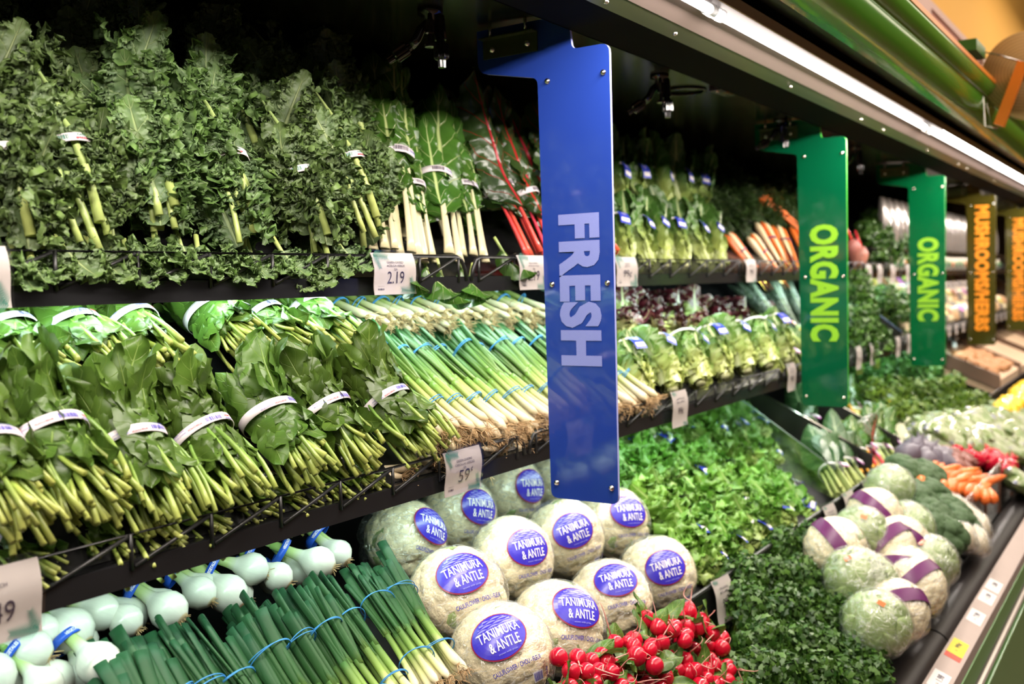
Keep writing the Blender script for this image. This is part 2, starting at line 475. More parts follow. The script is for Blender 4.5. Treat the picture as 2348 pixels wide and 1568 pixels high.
# shelves -------------------------------------------------------------
SHELFM = plain('wet_black_shelf_metal', (.010, .010, .011), .25, noise=.3, nscale=20.)
def shelf(name_label, yf, zf, zb, slope, depth, segs, zt):
    m = MB()
    sl(yf, zb + .022, yf + .10, zb + .022, X0, X1, .010, m)                      # front tray
    sl(yf + .02, zb + .026, yf + .02 + depth, zb + .026 + slope * depth, X0, X1, .006, m)
    sl(yf, zb - .002, yf, zb + .026, X0, X1, .006, m)
    s = cpart('shelf', m, SHELFM, label=name_label)
    for a, b in segs:
        f = MB(); y = yf - .004; zt_, zb_ = EYE + zt, EYE + zb + .02
        rr = .0036
        c = .02
        f.tube([(a, y - 1.2, zb_), (a + .005, y - 1.2, zb_ + .02), (a + c * .8, y - 1.2, zt_ - .006), (a + c + .01, y - 1.2, zt_), (b - c - .01, y - 1.2, zt_), (b - c * .8, y - 1.2, zt_ - .006), (b - .005, y - 1.2, zb_ + .02), (b, y - 1.2, zb_)], rr, 8)
        n = int((b - a) / .118); st = (b - a - .05) / n
        for i in range(n + 1):
            x = a + .025 + i * st
            f.bar((x, y - 1.2, zb_ - .004), (x, y - 1.2, zt_), .0026)
            if i < n: f.bar((x + .004, y - 1.2, zb_), (x + st - .004, y - 1.2, zt_ - .002), .0026)
        f.build('wire_fence', BLACK, s, True)
    return s
SEG = [(-.80, .095), (.10, 1.53), (1.545, 2.96), (2.975, 4.40), (4.415, 5.85), (5.865, 7.3), (7.315, 8.75)]
TOPSH = shelf('upper black shelf with a wire fence', 1.12, .052, -.010, .80, .60, SEG, .054)
MIDSH = shelf('lower black shelf with a wire fence', 1.00, -.27, -.332, .85, .36, SEG, -.274)
for yy, zz, nm in ((1.150, .001, 1), (1.030, -.321, 1)):
    for (a, b) in ((.1, 1.5), (1.58, 2.95), (3.0, 4.4), (4.45, 5.8)):
        cpart('shelf_lamp', MB().tube([(a, yy, EYE + zz), (b, yy, EYE + zz)], .006, 10), TUBE2, smooth=True)
# decks ---------------------------------------------------------------
m = MB(); sl(.80, -.715, 1.95, -.715 + .42 * 1.15, X0, X1, .012, m)
cpart('upper_deck', m, DARKPLATE)
m = MB(); sl(.797, -.632, .797, -.86, X0, X1, .008, m); m.tube([(X0, .797, EYE - .630), (X1, .797, EYE - .630)], .0055, 8)
cpart('deck_divider', m, plain('divider_black', (.008, .008, .008), .35))
m = MB(); sl(.50, -.915, .80, -.735, X0, X1, .012, m); sl(.44, -.915, .51, -.915, X0, X1, .01, m)
cpart('lower_deck', m, DARKPLATE)
# bumper, tag rail, base
BUMPM = NT('ribbed_black_rubber')
_w = BUMPM.n('TexWave', Vector=BUMPM.n('TexCoord').outputs['Object'], Scale=70.)
_b = BUMPM.n('Bump', Strength=.5, Distance=.002, Height=_w.outputs[0])
BUMPM = BUMPM.finish(BUMPM.n('BsdfPrincipled', Base_Color=(.016, .013, .013), Roughness=.34, Normal=_b.outputs[0]))
for a, b in ((X0, 2.44), (2.45, 5.35), (5.36, 8.6)):
    th = np.linspace(0, 2 * PI, 25)[:-1]
    sec = [(.478 + .046 * math.cos(t_) * (1.0), EYE - .868 + .040 * math.sin(t_)) for t_ in th]
    V = []; 
    P = np.array([[(x, y - 0, z) for y, z in sec] for x in (a, b)])
    m = MB().grid(P, None, None, 0, True)
    m.add([(a, y, z) for y, z in sec], [list(range(24))]); m.add([(b, y, z) for y, z in sec], [list(range(24))])
    cpart('bumper', m, BUMPM, smooth=True)
RAILM = plain('tag_rail_grey', srgb(178, 160, 152), .45, noise=.05)
m = MB(); sl(.438, -.852, .392, -.872, X0, X1, .006, m)
rail = cpart('tag_rail', m, RAILM, label='pale grey price rail')
m = MB(); sl(.392, -.872, .386, -.885, X0, X1, .005, m)
cpart('rail_edge', m, plain('rail_edge_brown', srgb(120, 104, 96), .4))
GREENP = plain('green_painted_panel', srgb(84, 128, 66), .4, noise=.06, nscale=4.)
m = MB(); sl(.384, -.885, .380, -.93, X0, X1, .006, m); sl(.362, -.95, .362, -1.32, X0, X1, .01, m)
cpart('kick_panel', m, GREENP, label='green front panel')
m = MB(); m.tube([(X0, .372, EYE - .94), (X1, .372, EYE - .94)], .009, 8)
cpart('trim_bar', m, plain('silver_trim', srgb(205, 195, 188), .3, .5))
cpart('base', MB().box((4.35, 1.2, .12), (X1 - X0, 1.5, .24)), BLACK)

# upper signage beyond the canopy -------------------------------------
PINK = plain('dusty_pink_panel', srgb(200, 132, 112), .6); PINKL = plain('pale_pink_panel', srgb(222, 180, 164), .6)
ws = thing('wall_sign_board', 'dusty pink sign board with pale lettering on the orange wall above the green canopy', 'sign', (5, .93, 2.6))
MB().box((.65, .01, -.05), (1.75, .02, .29)).build('board', PINK, ws, False)
MB().box((.65, -.004, .08), (1.75, .012, .034)).build('border', PINKL, ws, False)
MB().box((-1.15, .005, -.05), (1.85, .03, .29)).build('side_panel', PINKL, ws, False)
m = MB(); put_text(m, 'Only', .13, .62, lambda P: np.stack([P[:, 0], np.full(len(P), -.008), P[:, 1]], 1), 0, .01, .32, -.03)
m.build('lettering', PINKL, ws, False)
# roll of produce bags in its holder on the canopy
rh = thing('bag_roll_holder', 'orange post and wire holder for produce bags on the green canopy, top right corner', 'bag holder', (3.3, .49, EYE + .5))
def q_(y, z): return (y - .49, z - .5)
MB().prism([q_(.372, .60), q_(.398, .612), q_(.462, .436), q_(.435, .424)], 'x', -.012, .012).build('post', plain('orange_post', srgb(255, 140, 40), .4), rh, False)
MB().tube([(0, *q_(.386, .606)), (0, *q_(.45, .636)), (0, *q_(.503, .655)), (0, *q_(.497, .60)), (0, *q_(.487, .432)), (0, *q_(.45, .424))], .0028, 7).build('wire', STEEL, rh)
MB().tube([(.06, *q_(.503, .655)), (.06, *q_(.49, .50)), (.05, *q_(.475, .432)), (0, *q_(.46, .426))], .0024, 7).build('wire', STEEL, rh)
MB().box((-.08, .03, .145), (.16, .07, .032)).build('mount', plain('green_mount', srgb(60, 120, 50), .35), rh, False)
ro = thing('bag_roll', 'large roll of brown produce bags hanging at the right picture edge', 'bag roll', (3.36, .384, EYE + .585))
ROLLM = NT('rolled_film'); _x = ROLLM.n('SeparateXYZ', i0=ROLLM.n('TexCoord').outputs['Object'])
_r = ROLLM.math('POWER', ROLLM.math('ADD', ROLLM.math('POWER', _x.outputs[1], 2.), ROLLM.math('POWER', _x.outputs[2], 2.)), .5)
_f = ROLLM.math('FRACT', ROLLM.math('MULTIPLY', _r, 110.))
ROLLM = ROLLM.finish(ROLLM.n('BsdfPrincipled', Base_Color=ROLLM.mix(_f, srgb(176, 140, 92), srgb(220, 186, 130)), Roughness=.5))
MB().lathe([(.02, -.02), (.118, -.02), (.118, .18), (.02, .18)], 40, 0, 'x').build('roll', ROLLM, ro)
MB().tube([(-.03, 0, 0), (.2, 0, 0)], .02, 16).build('core', plain('card_core', srgb(120, 90, 60), .7), ro)

# ================================================================ hanging signs
def rounded(poly, r, seg=5):
    out = []
    n = len(poly)
    for i in range(n):
        p0, p1, p2 = map(np.array, (poly[i - 1], poly[i], poly[(i + 1) % n]))
        rr = r[i] if isinstance(r, (list, tuple)) else r
        if rr == 0: out.append(tuple(p1)); continue
        a = p0 - p1; b = p2 - p1; la, lb = np.linalg.norm(a), np.linalg.norm(b)
        k = min(rr, la * .45, lb * .45); pa = p1 + a / la * k; pb = p1 + b / lb * k
        for t in np.linspace(0, 1, seg): out.append(tuple((1 - t) ** 2 * pa + 2 * t * (1 - t) * p1 + t * t * pb))
    return out
def sign_panel_mats(name, face, edge):
    f = NT(name + '_face'); nz = f.noise(3., 3.)
    c = f.mix(nz, tuple(x * .8 for x in face), tuple(min(1, x * 1.2) for x in face))
    p = f.n('BsdfPrincipled', Base_Color=c, Roughness=.07); p.inputs['Coat Weight'].default_value = .3
    p.inputs['Specular IOR Level'].default_value = .6
    f = f.finish(p)
    return [f, plain(name + '_edge', edge, .3)]
def hanging_sign(X, text, face, edge, ink, tz, th, tw, label, zt=.455, inkname='sign', ty=.866):
    s = thing('hanging_sign', label, 'sign', (X, .88, EYE + .45), 'vertical hanging department signs')
    yo, zo = .88, .45
    poly = [(1.07, .46), (1.07, .385), (.943, .360), (.935, -.383), (.80, -.383), (.80, .400), (.872, .400), (.878, .46)]
    poly = rounded([(a - yo, b - zo) for a, b in poly], [0, .02, .012, .014, .014, .016, .01, 0])
    m = MB().prism(poly, 'x', 0, .006)
    nn = len(poly)
    m.MI = [np.array([0, 0] + [1] * nn)]
    pan = m.build('panel', sign_panel_mats(inkname, face, edge), s, False)
    # lettering reads downwards: letter tops point to the front (-y)... baseline at the back
    m = MB()
    fn = lambda P: np.stack([np.full(len(P), -.0012), -(P[:, 1]) + (ty - yo), -P[:, 0] + (tz - zo)], 1)
    put_text(m, text, tw, th, fn, 0, .05)
    le = m.build('lettering', ink, s, False)
    m = MB(); m.box((-.0015, .118, -.026), (.002, .115, .034)); m.box((-.009, .118, -.009), (.017, .115, .002))
    br = m.build('bracket', plain('olive_bracket', srgb(96, 100, 68), .3, .7), s, False)
    for y, z in ((.855, .345), (.895 + .03, .345), (.815, .345)):
        pass
    for y, z in ((.922, .352), (.812, .352), (.922, -.002), (.812, -.002), (.922, -.355), (.812, -.355)):
        b = MB().lathe([(.0001, -.0045), (.0035, -.004), (.0052, -.0015), (.0054, 0)], 14, 0, 'x')
        b.lathe([(.0001, -.0048), (.002, -.0047), (.002, -.0042)], 6, 0, 'x')
        b.build('bolt', STEEL, s, True, (-.0005, y - yo, z - zo))
    for y in (.08, .155):
        b = MB().lathe([(.0001, -.006), (.004, -.005), (.0055, 0)], 12, 0, 'x'); b.build('bolt', STEEL, s, True, (-.003, y, -.028))
        b = MB().tube([(-.009, y, -.03 + .02), (-.009, y, .02)], .003, 8); b.build('bolt', STEEL, s, True)
    return s
FROST = NT('frosted_hatched_lettering')
_tc_ = FROST.n('TexCoord').outputs['Object']
_wv = FROST.n('TexWave', {'bands_direction': 'DIAGONAL'}, Vector=_tc_, Scale=200.)
_c = FROST.mix(FROST.n('MapRange', i0=_wv.outputs[1], i1=.5, i2=.75).outputs[0], srgb(112, 122, 196), srgb(150, 158, 214))
FROST = FROST.finish(FROST.n('BsdfPrincipled', Base_Color=_c, Roughness=.35))
hanging_sign(1.52, 'FRESH', srgb(36, 62, 150), srgb(170, 176, 235), FROST, -.013, .264, .083,
             'tall blue hanging sign with frosted FRESH lettering, nearest the camera', inkname='blue_acrylic')
LIME = plain('lime_lettering', srgb(138, 198, 44), .35)
hanging_sign(2.96, 'ORGANIC', srgb(4, 84, 52), srgb(90, 225, 70), LIME, -.020, .342, .084,
             'nearer green ORGANIC hanging sign, right of the blue one and beside the carrots', inkname='green_acrylic')
hanging_sign(4.42, 'ORGANIC', srgb(5, 92, 50), srgb(60, 190, 80), LIME, -.024, .345, .084,
             'farther green ORGANIC hanging sign, beside the packaged goods', inkname='green_acrylic_far')
ORG = plain('orange_lettering', srgb(232, 140, 20), .4)
hanging_sign(5.78, 'MUSHROOMS/HERBS', srgb(62, 56, 18), srgb(110, 100, 50), ORG, .02, .66, .070,
             'brown MUSHROOMS/HERBS hanging sign with orange letters, the fully visible one', inkname='brown_acrylic')
hanging_sign(7.22, 'MUSHROOMS/HERBS', srgb(70, 66, 24), srgb(110, 100, 50), ORG, .01, .66, .070,
             'farthest brown MUSHROOMS/HERBS hanging sign, cut off by the right picture edge', inkname='brown_acrylic_far')
# ================================================================ generators
def RX(a): return np.array(Matrix.Rotation(a, 4, 'X'))
def RY(a): return np.array(Matrix.Rotation(a, 4, 'Y'))
def RZ(a): return np.array(Matrix.Rotation(a, 4, 'Z'))
def TR(x, y, z): return np.array(Matrix.Translation((x, y, z)))
def frame(base, tip, spin=0., scale=1., front=(0, -.6, .8)):
    """pose whose +Z runs base -> tip and whose front (-Y) faces the shopper"""
    Z = (Vector(tip) - Vector(base)).normalized(); F = Vector(front); F = (F - Z * F.dot(Z)).normalized()
    Y = -F; X = Y.cross(Z)
    M = Matrix.Identity(4)
    for r in range(3): M[r][0] = X[r]; M[r][1] = Y[r]; M[r][2] = Z[r]; M[r][3] = base[r]
    return M @ Matrix.Rotation(spin, 4, 'Z') @ Matrix.Scale(scale, 4)

def p_ovate(s): return np.sin(PI * s ** .72) ** .75
def p_round(s): return np.sin(PI * s ** .62) ** .55
def p_long(s): return np.sin(PI * np.clip(s, 0, 1) ** .85) ** .6
def p_rom(s): return np.clip(s * 2.0 + .42, 0, 1) * (1 - s ** 5) ** .5
def p_strap(s): return (np.clip(s * 3 + .25, 0, 1)) * (1 - s ** 7) ** .6
def leaf(mb, M, L, Wd, prof=p_ovate, nu=14, nv=9, bend=.5, bend0=0., cup=.25, rng=None, wav=.0, mat=0, curl=None,
         fr=None, wav_f=2.2, twist=0., fold=0., tpow=2.):
    s = np.linspace(0, 1, nu); t = np.linspace(-1, 1, nv)
    a = bend0 + bend * s
    ds = L / (nu - 1)
    sy = np.concatenate([[0], np.cumsum(-np.sin(a[:-1]) * ds)]); sz = np.concatenate([[0], np.cumsum(np.cos(a[:-1]) * ds)])
    w = Wd / 2 * prof(s)
    S, T = np.meshgrid(s, t, indexing='ij')
    off = cup * w[:, None] * np.abs(T) ** tpow + fold * w[:, None] * np.abs(T)
    xx = w[:, None] * T * (1 - .25 * min(1, abs(cup) + abs(fold)) * T ** 2)
    al = np.zeros_like(S)
    if wav:
        wb = Wob(rng, 5, 1.); e = .25 + np.abs(T) ** 1.6
        off = off + wav * e * wb(S * 2 * PI * wav_f * .5, T * 2.2)
    if fr is not None:
        A1, f1, A2, f2, A3, f3 = fr
        side = np.where(T > 0, 1.7, 0.)
        ph = rng.uniform(0, 6, 4)
        wv = Wob(rng, 3, 1.)(S * 6, T * 1.5) * 1.3
        e1 = np.abs(T) ** 1.6; e2 = np.abs(T) ** 2.2; e3 = np.abs(T) ** 3
        env = np.clip(w[:, None] / (Wd / 2) * 1.3, 0, 1)
        off = off + env * (A1 * e1 * np.sin(2 * PI * f1 * S + side + ph[0] + wv) + A2 * e2 * np.sin(2 * PI * f2 * S + 2 * side + ph[1] + wv * 2) + A3 * e3 * np.sin(2 * PI * f3 * S + ph[2] + 5 * T))
        al = env * (A1 * .6 * e1 * np.cos(2 * PI * f1 * S + side + ph[0] + wv) + A2 * .9 * e2 * np.cos(2 * PI * f2 * S + 2 * side + ph[1] + wv * 2) + A3 * e3 * np.cos(2 * PI * f3 * S + ph[3]))
        xx = xx + env * np.sign(T) * (A2 * .8 * e3 * np.sin(2 * PI * f2 * S + ph[3] + 1.) + A3 * .8 * e3 * np.sin(2 * PI * f3 * S + 1.3))
    if curl is not None:      # crinkled everywhere but along the mid-rib: amplitude and wavelength in metres
        A, lam = curl
        X_ = T * w[:, None]; Z_ = S * L
        e = np.clip((np.abs(X_) - .006) / (.30 * Wd), 0, 1) ** .8 * np.clip(w[:, None] / (Wd / 2) * 1.6, 0, 1)
        for sc, am in ((1.0, 1.0), (.45, .5), (.22, .24)):
            k = 2 * PI / (lam * sc) / 1.6
            g = [Wob(rng, 5, 1.) for _ in range(3)]
            for q in g: q.k *= 1.0
            off = off + A * am * e * g[0](X_ * k, Z_ * k); al = al + A * am * .9 * e * g[1](X_ * k, Z_ * k); xx = xx + A * am * .9 * e * g[2](X_ * k, Z_ * k)
    if twist:
        tw = twist * S; xx, off = xx * np.cos(tw) - off * np.sin(tw), xx * np.sin(tw) + off * np.cos(tw)
    ca, sa = np.cos(a)[:, None], np.sin(a)[:, None]
    P = np.stack([xx, sy[:, None] - ca * off - sa * al, sz[:, None] - sa * off + ca * al], -1)
    A = np.asarray(M); P = P @ A[:3, :3].T + A[:3, 3]
    return mb.grid(P, None, None, mat)

def ring(mb, rx, ry, z, r=.0011, n=36, mat=0, tilt=0., wob=0.):
    th = np.linspace(0, 2 * PI, n)
    P = np.stack([rx * np.cos(th), ry * np.sin(th), z + tilt * rx * np.cos(th) + wob * np.sin(3 * th)], 1)
    return mb.tube(P, r, 6, mat, cap=False)
def strap(mb, rx, ry, z, h, mat=0, n=40, tilt=0., th_=.0006):
    th = np.linspace(0, 2 * PI, n, endpoint=False)
    rows = []
    for dz, e in ((-h / 2, -th_), (-h / 2, th_), (h / 2, th_), (h / 2, -th_)):
        rows.append(np.stack([(rx + e) * np.cos(th), (ry + e) * np.sin(th), z + dz + tilt * rx * np.cos(th)], 1))
    rows.append(rows[0])
    return mb.grid(np.array(rows), None, None, mat, True)
def on_strap(rx, ry, z, tilt=0., flip=True, off=.0012, a0=-PI / 2):
    """flat sheet -> outside of an elliptical strap; x=0 faces the front"""
    def fn(P):
        s = -1 if flip else 1
        rm = (rx + ry) / 2
        th = a0 + s * P[:, 0] / rx * 1.0
        x = (rx + off) * np.cos(th); y = (ry + off) * np.sin(th)
        return np.stack([x, y, z + s * P[:, 1] + tilt * rx * np.cos(th)], 1)
    return fn
def bars(mb, x0, x1, h, fn, rng, mat=0, cy=0.):
    x = x0
    while x < x1:
        wd = rng.choice([.0006, .0009, .0014])
        q = np.array([[x, cy - h / 2, 0], [x + wd, cy - h / 2, 0], [x + wd, cy + h / 2, 0], [x, cy + h / 2, 0]])
        mb.add(fn(q) if fn else q, [[0, 1, 2, 3]], None, mat); x += wd + rng.choice([.0006, .0009, .0012])

# leaf and stem materials
SPIN_L = leafmat('spinach_leaf', srgb(46, 74, 22), srgb(98, 128, 48), srgb(146, 172, 84), spec=.4, rough=.36, nv=5, k=1.3, vw=.03, midw=.035, nscale=45, vs=.55, bump=.6)
SPIN_S = ramped('spinach_stem', [(0, srgb(164, 172, 84)), (.3, srgb(128, 154, 60)), (1, srgb(84, 126, 44))], rough=.36, streak=.12, bump=.2)
KALE_L = leafmat('kale_leaf', srgb(64, 92, 56), srgb(138, 160, 108), srgb(178, 196, 134), rough=.45, nv=6, k=1.4, vw=.04, midw=.07, nscale=70, vs=.7, bump=.8, edge=srgb(104, 134, 66), edge0=.75, spec=.5)
KALE_S = ramped('kale_stem', [(0, srgb(170, 184, 100)), (1, srgb(158, 182, 108))], rough=.35, streak=.15, bump=.2)
CHARD_L = leafmat('chard_leaf', srgb(36, 70, 22), srgb(86, 130, 46), srgb(196, 212, 140), rough=.26, nv=6, k=1.5, vw=.05, midw=.10, nscale=40, bump=1., puck=34., vs=.9)
CHARD_S = ramped('chard_stalk', [(0, srgb(196, 186, 146)), (.5, srgb(198, 192, 150)), (1, srgb(170, 186, 110))], rough=.3, streak=.15, noise=.06, bump=.25)
RCH_L = leafmat('red_chard_leaf', srgb(26, 50, 20), srgb(70, 96, 44), srgb(190, 30, 44), rough=.24, nv=7, k=1.4, vw=.04, midw=.09, nscale=40, bump=1., puck=36., vs=.95)
RCH_S = ramped('red_chard_stalk', [(0, srgb(226, 60, 50)), (.5, srgb(204, 24, 48)), (1, srgb(176, 20, 44))], rough=.22, streak=.12, noise=.15, bump=.2)
SCAL = ramped('green_onion_stalk', [(0, srgb(206, 186, 148)), (.10, srgb(210, 198, 164)), (.24, srgb(178, 186, 108)), (.40, srgb(112, 146, 56)), (.7, srgb(72, 116, 50)), (1, srgb(50, 98, 58))], rough=.32, streak=.12, noise=.12, nscale=25, bump=.15)
LEEK = ramped('dark_onion_stalk', [(0, srgb(232, 222, 190)), (.10, srgb(222, 220, 160)), (.24, srgb(128, 158, 74)), (.45, srgb(50, 92, 46)), (1, srgb(30, 70, 44))], rough=.5, spec=.2, streak=.04, noise=.15, nscale=22, bump=.15)
ROOT = plain('onion_roots', srgb(196, 162, 118), .7)
BULB = ramped('white_onion_bulb', [(0, srgb(206, 186, 150)), (.07, srgb(214, 196, 160)), (.10, srgb(214, 212, 202)), (.46, srgb(216, 218, 204)), (.54, srgb(176, 196, 130)), (.68, srgb(110, 156, 66)), (1, srgb(44, 104, 36))], rough=.2, streak=.10, noise=.04, nscale=16, bump=.1, spec=.6)
CURD = plain('cauliflower_curd', srgb(255, 236, 198), .6, noise=.07, nscale=60., bump=.9)
CAUL_L = leafmat('cauliflower_leaf', srgb(150, 180, 92), srgb(196, 214, 140), srgb(228, 236, 190), rough=.4, nv=5, vw=.04, midw=.12, nscale=30)
FILM = film('clear_wrap_film', amt=.10, haze=.03, rough=.17)
LOGOB = plain('logo_blue', srgb(62, 52, 190), .25, noise=.1, nscale=60); LOGOR = plain('logo_red_rim', srgb(150, 30, 70), .3)
LOGOW = plain('logo_white', srgb(238, 232, 236), .3); LOGOM = plain('logo_light_blue', srgb(140, 138, 220), .3)
BLUETAG = plain('blue_tag', srgb(52, 70, 196), .35); PURPTAG = plain('purple_tag', srgb(176, 90, 170), .35)
BANDPINK = plain('paper_band', srgb(236, 226, 230), .45)

def mk(name, label, cat, M, parts, group=None):
    t = thing(name, label, cat, M=M, group=group)
    for pn, mb, m in parts:
        mb.build(pn, m, t)
    return t

# ---- spinach
def spinach_parts(seed, kind='SPINACH', lm=None, sm=None):
    rng = np.random.default_rng(seed)
    st = MB(); lv = MB()
    for i in range(38):
        a = rng.uniform(0, 2 * PI); r = math.sqrt(rng.uniform(0, 1))
        bx, by = .058 * r * math.cos(a), .040 * r * math.sin(a)
        z0 = rng.uniform(-.004, .024) if rng.random() > .25 else rng.uniform(.02, .05)
        tx_, ty_ = .036 * r * math.cos(a) + rng.normal(0, .006), .027 * r * math.sin(a) + rng.normal(0, .004)
        k = np.linspace(0, 1, 7)[:, None]
        P = np.array([[bx, by, z0]]) * (1 - k) + np.array([[tx_, ty_, .135]]) * k
        P += (np.sin(PI * k) * np.array([[rng.normal(0, .006), rng.normal(0, .005), 0]]))
        rr = rng.uniform(.0024, .0042)
        st.tube(P, rr * np.linspace(1.25, .85, 7), 7, 0, flat=.75)
    # blades: inner dense wrap, then looser upper ones
    for i in range(54):
        ang = rng.uniform(-PI, PI) if i % 3 == 0 else rng.normal(0, 1.0)
        lay = i / 54.
        z0 = .070 + .075 * lay
        rad = rng.uniform(.75, 1.0)
        L = rng.uniform(.075, .105); Wd = L * rng.uniform(.62, .85)
        low = z0 < .118
        tilt = rng.uniform(-.06, .02) if low else rng.normal(.10, .10)
        rr_ = .038 * rad if low else .040
        M = TR(math.sin(ang) * rr_, -math.cos(ang) * rr_ * .84, z0) @ RZ(ang) @ RX(tilt) @ RY(rng.normal(0, .16))
        leaf(lv, M, L, Wd, p_ovate if rng.random() < .6 else p_round, 16, 11, bend=rng.normal(.05, .12) if low else rng.normal(-.1, .4), bend0=.0, cup=rng.uniform(-.5, -.3) if low else rng.uniform(-.5, .1), rng=rng, wav=.0022 if low else .005, wav_f=2.5, curl=(.0018, .024) if low else (.0036, .030))
    for i in range(20):   # shredded bits under the strap
        ang = rng.uniform(-1.6, 1.6)
        M = TR(math.sin(ang) * .042, -math.cos(ang) * .034, rng.uniform(.085, .112)) @ RZ(ang) @ RX(PI + rng.normal(.1, .1)) @ RY(rng.normal(0, .5))
        leaf(lv, M, rng.uniform(.035, .06), rng.uniform(.03, .05), p_round, 9, 7, bend=rng.normal(-.1, .4), cup=.2, rng=rng, wav=.004)
    for i in range(7):    # leaves sticking out at the top
        ang = rng.uniform(-1.5, 1.5)
        L = rng.uniform(.07, .10)
        M = TR(math.sin(ang) * .03, -math.cos(ang) * .026, rng.uniform(.145, .175)) @ RZ(ang) @ RX(rng.uniform(.0, .5)) @ RY(rng.normal(0, .45))
        leaf(lv, M, L, L * .78, p_round, 16, 11, bend=rng.uniform(-.2, .8), cup=rng.uniform(-.4, .3), rng=rng, wav=.005, curl=(.002, .03))
    bd = MB(); rx, ry, z = .0465, .0395, .118
    strap(bd, rx, ry, z, .0125, 0, tilt=rng.normal(0, .05))
    tl = 0.
    fn = on_strap(rx, ry, z, 0, True)
    pr = MB()
    sh = rng.uniform(-.02, .02)
    bars(pr, -.016 + sh, .008 + sh, .0062, fn, rng, 0, .0005)
    put_text(pr, '0 33383 65200 7', .0018, .020, fn, 0, cx=-.004 + sh, cy=-.0046)
    put_text(pr, 'BOSKOVICH', .0030, .020, fn, 1, .02, cx=.024 + sh, cy=.0022)
    put_text(pr, '#4090', .0042, .013, fn, 1, .02, cx=-.030 + sh, cy=-.002)
    put_text(pr, 'SPINACH', .0032, .014, fn, 0, .02, cx=-.030 + sh, cy=.0033)
    put_text(pr, 'PRODUCT OF USA', .0022, .020, fn, 0, cx=.048 + sh, cy=.0018)
    put_text(pr, 'Oxnard, California', .0022, .020, fn, 0, cx=.048 + sh, cy=-.0022)
    return st, lv, bd, pr
def spinach(seed):
    def f(M, label, group):
        st, lv, bd, pr = spinach_parts(seed)
        t = mk('spinach_bunch', label, 'spinach', M, [('stems', st, SPIN_S), ('leaves', lv, SPIN_L)], group)
        b = bd.build('band', BANDPINK, t); b['label'] = 'white printed paper band'
        pr.build('print', [BLUEINK, REDINK], b, False)
        return t
    return f

# ---- kale
def kale_leaf_into(mb, sb, rng, M, L, Wd, nu=116, nv=51):
    leaf(mb, M, L, Wd, p_long, nu, nv, bend=rng.normal(.25, .35), cup=rng.uniform(-.1, .4), rng=rng,
         fr=(.008 * rng.uniform(.8, 1.3), rng.uniform(4, 6.5), .005, rng.uniform(13, 18), .003, rng.uniform(30, 38)), curl=(.0036, .0088))
def kale(seed, dark=False):
    def f(M, label, group):
        rng = np.random.default_rng(seed)
        st = MB(); lv = MB()
        for i in range(27):
            ang = rng.uniform(-PI, PI) if i % 4 == 0 else rng.normal(0, .95)
            z0 = rng.uniform(-.01, .19); rad = rng.uniform(.6, 1.1)
            L = rng.uniform(.10, .155); Wd = rng.uniform(.07, .10)
            A = TR(math.sin(ang) * .036 * rad, -math.cos(ang) * .032 * rad, z0) @ RZ(ang) @ RX(rng.normal(.08, .16)) @ RY(rng.normal(0, .38))
            kale_leaf_into(lv, st, rng, A, L, Wd)
        for i in range(5):
            a = rng.uniform(0, 2 * PI) if i else -PI / 2; r = rng.uniform(.3, 1.)
            b = np.array([.035 * r * math.cos(a), .028 * r * math.sin(a) - .012, rng.uniform(-.01, .015)])
            e = np.array([.022 * r * math.cos(a) + rng.normal(0, .01), -.034, .13])
            k = np.linspace(0, 1, 8)[:, None]
            P = b * (1 - k) + e * k + np.sin(PI * k) * np.array([[rng.normal(0, .006), -.006, 0]])
            st.tube(P, np.linspace(.0050, .0034, 8) * rng.uniform(.8, 1.15), 9, 0)
        # one leaf showing its pale back and ribs
        P = np.array([[.0, -.040, .02], [.002, -.047, .08], [-.004, -.052, .14], [-.012, -.052, .20], [-.022, -.048, .25]])
        st.tube(P, [.0065, .0055, .0045, .003, .0015], 9, 0)
        leaf(lv, TR(.0, -.047, .10) @ RY(-.09), .15, .075, p_ovate, 60, 17, bend=-.1, cup=-.35, rng=rng, fr=(.004, 5, .004, 12, .002, 30))
        bd = MB(); rx, ry, z = .046, .062, .125
        strap(bd, rx, ry, z, .011, 0)
        t = mk('kale_bunch', label, 'kale', M, [('stems', st, KALE_S), ('leaves', lv, KALE_L)], group)
        b = bd.build('band', BANDPINK, t); b['label'] = 'white printed paper band'
        pr = MB(); fn = on_strap(rx, ry, z, 0, False)
        put_text(pr, 'KALE', .0028, .010, fn, 0, .02, cx=0, cy=.0022); put_text(pr, '#4627', .0036, .015, fn, 1, .03, cx=0, cy=-.0022)
        put_text(pr, 'PRODUCT OF USA', .003, .020, fn, 0, cx=.028, cy=0)
        bars(pr, -.032, -.016, .006, fn, rng, 0)
        pr.build('print', [TEAL, REDINK], b, False)
        return t
    return f

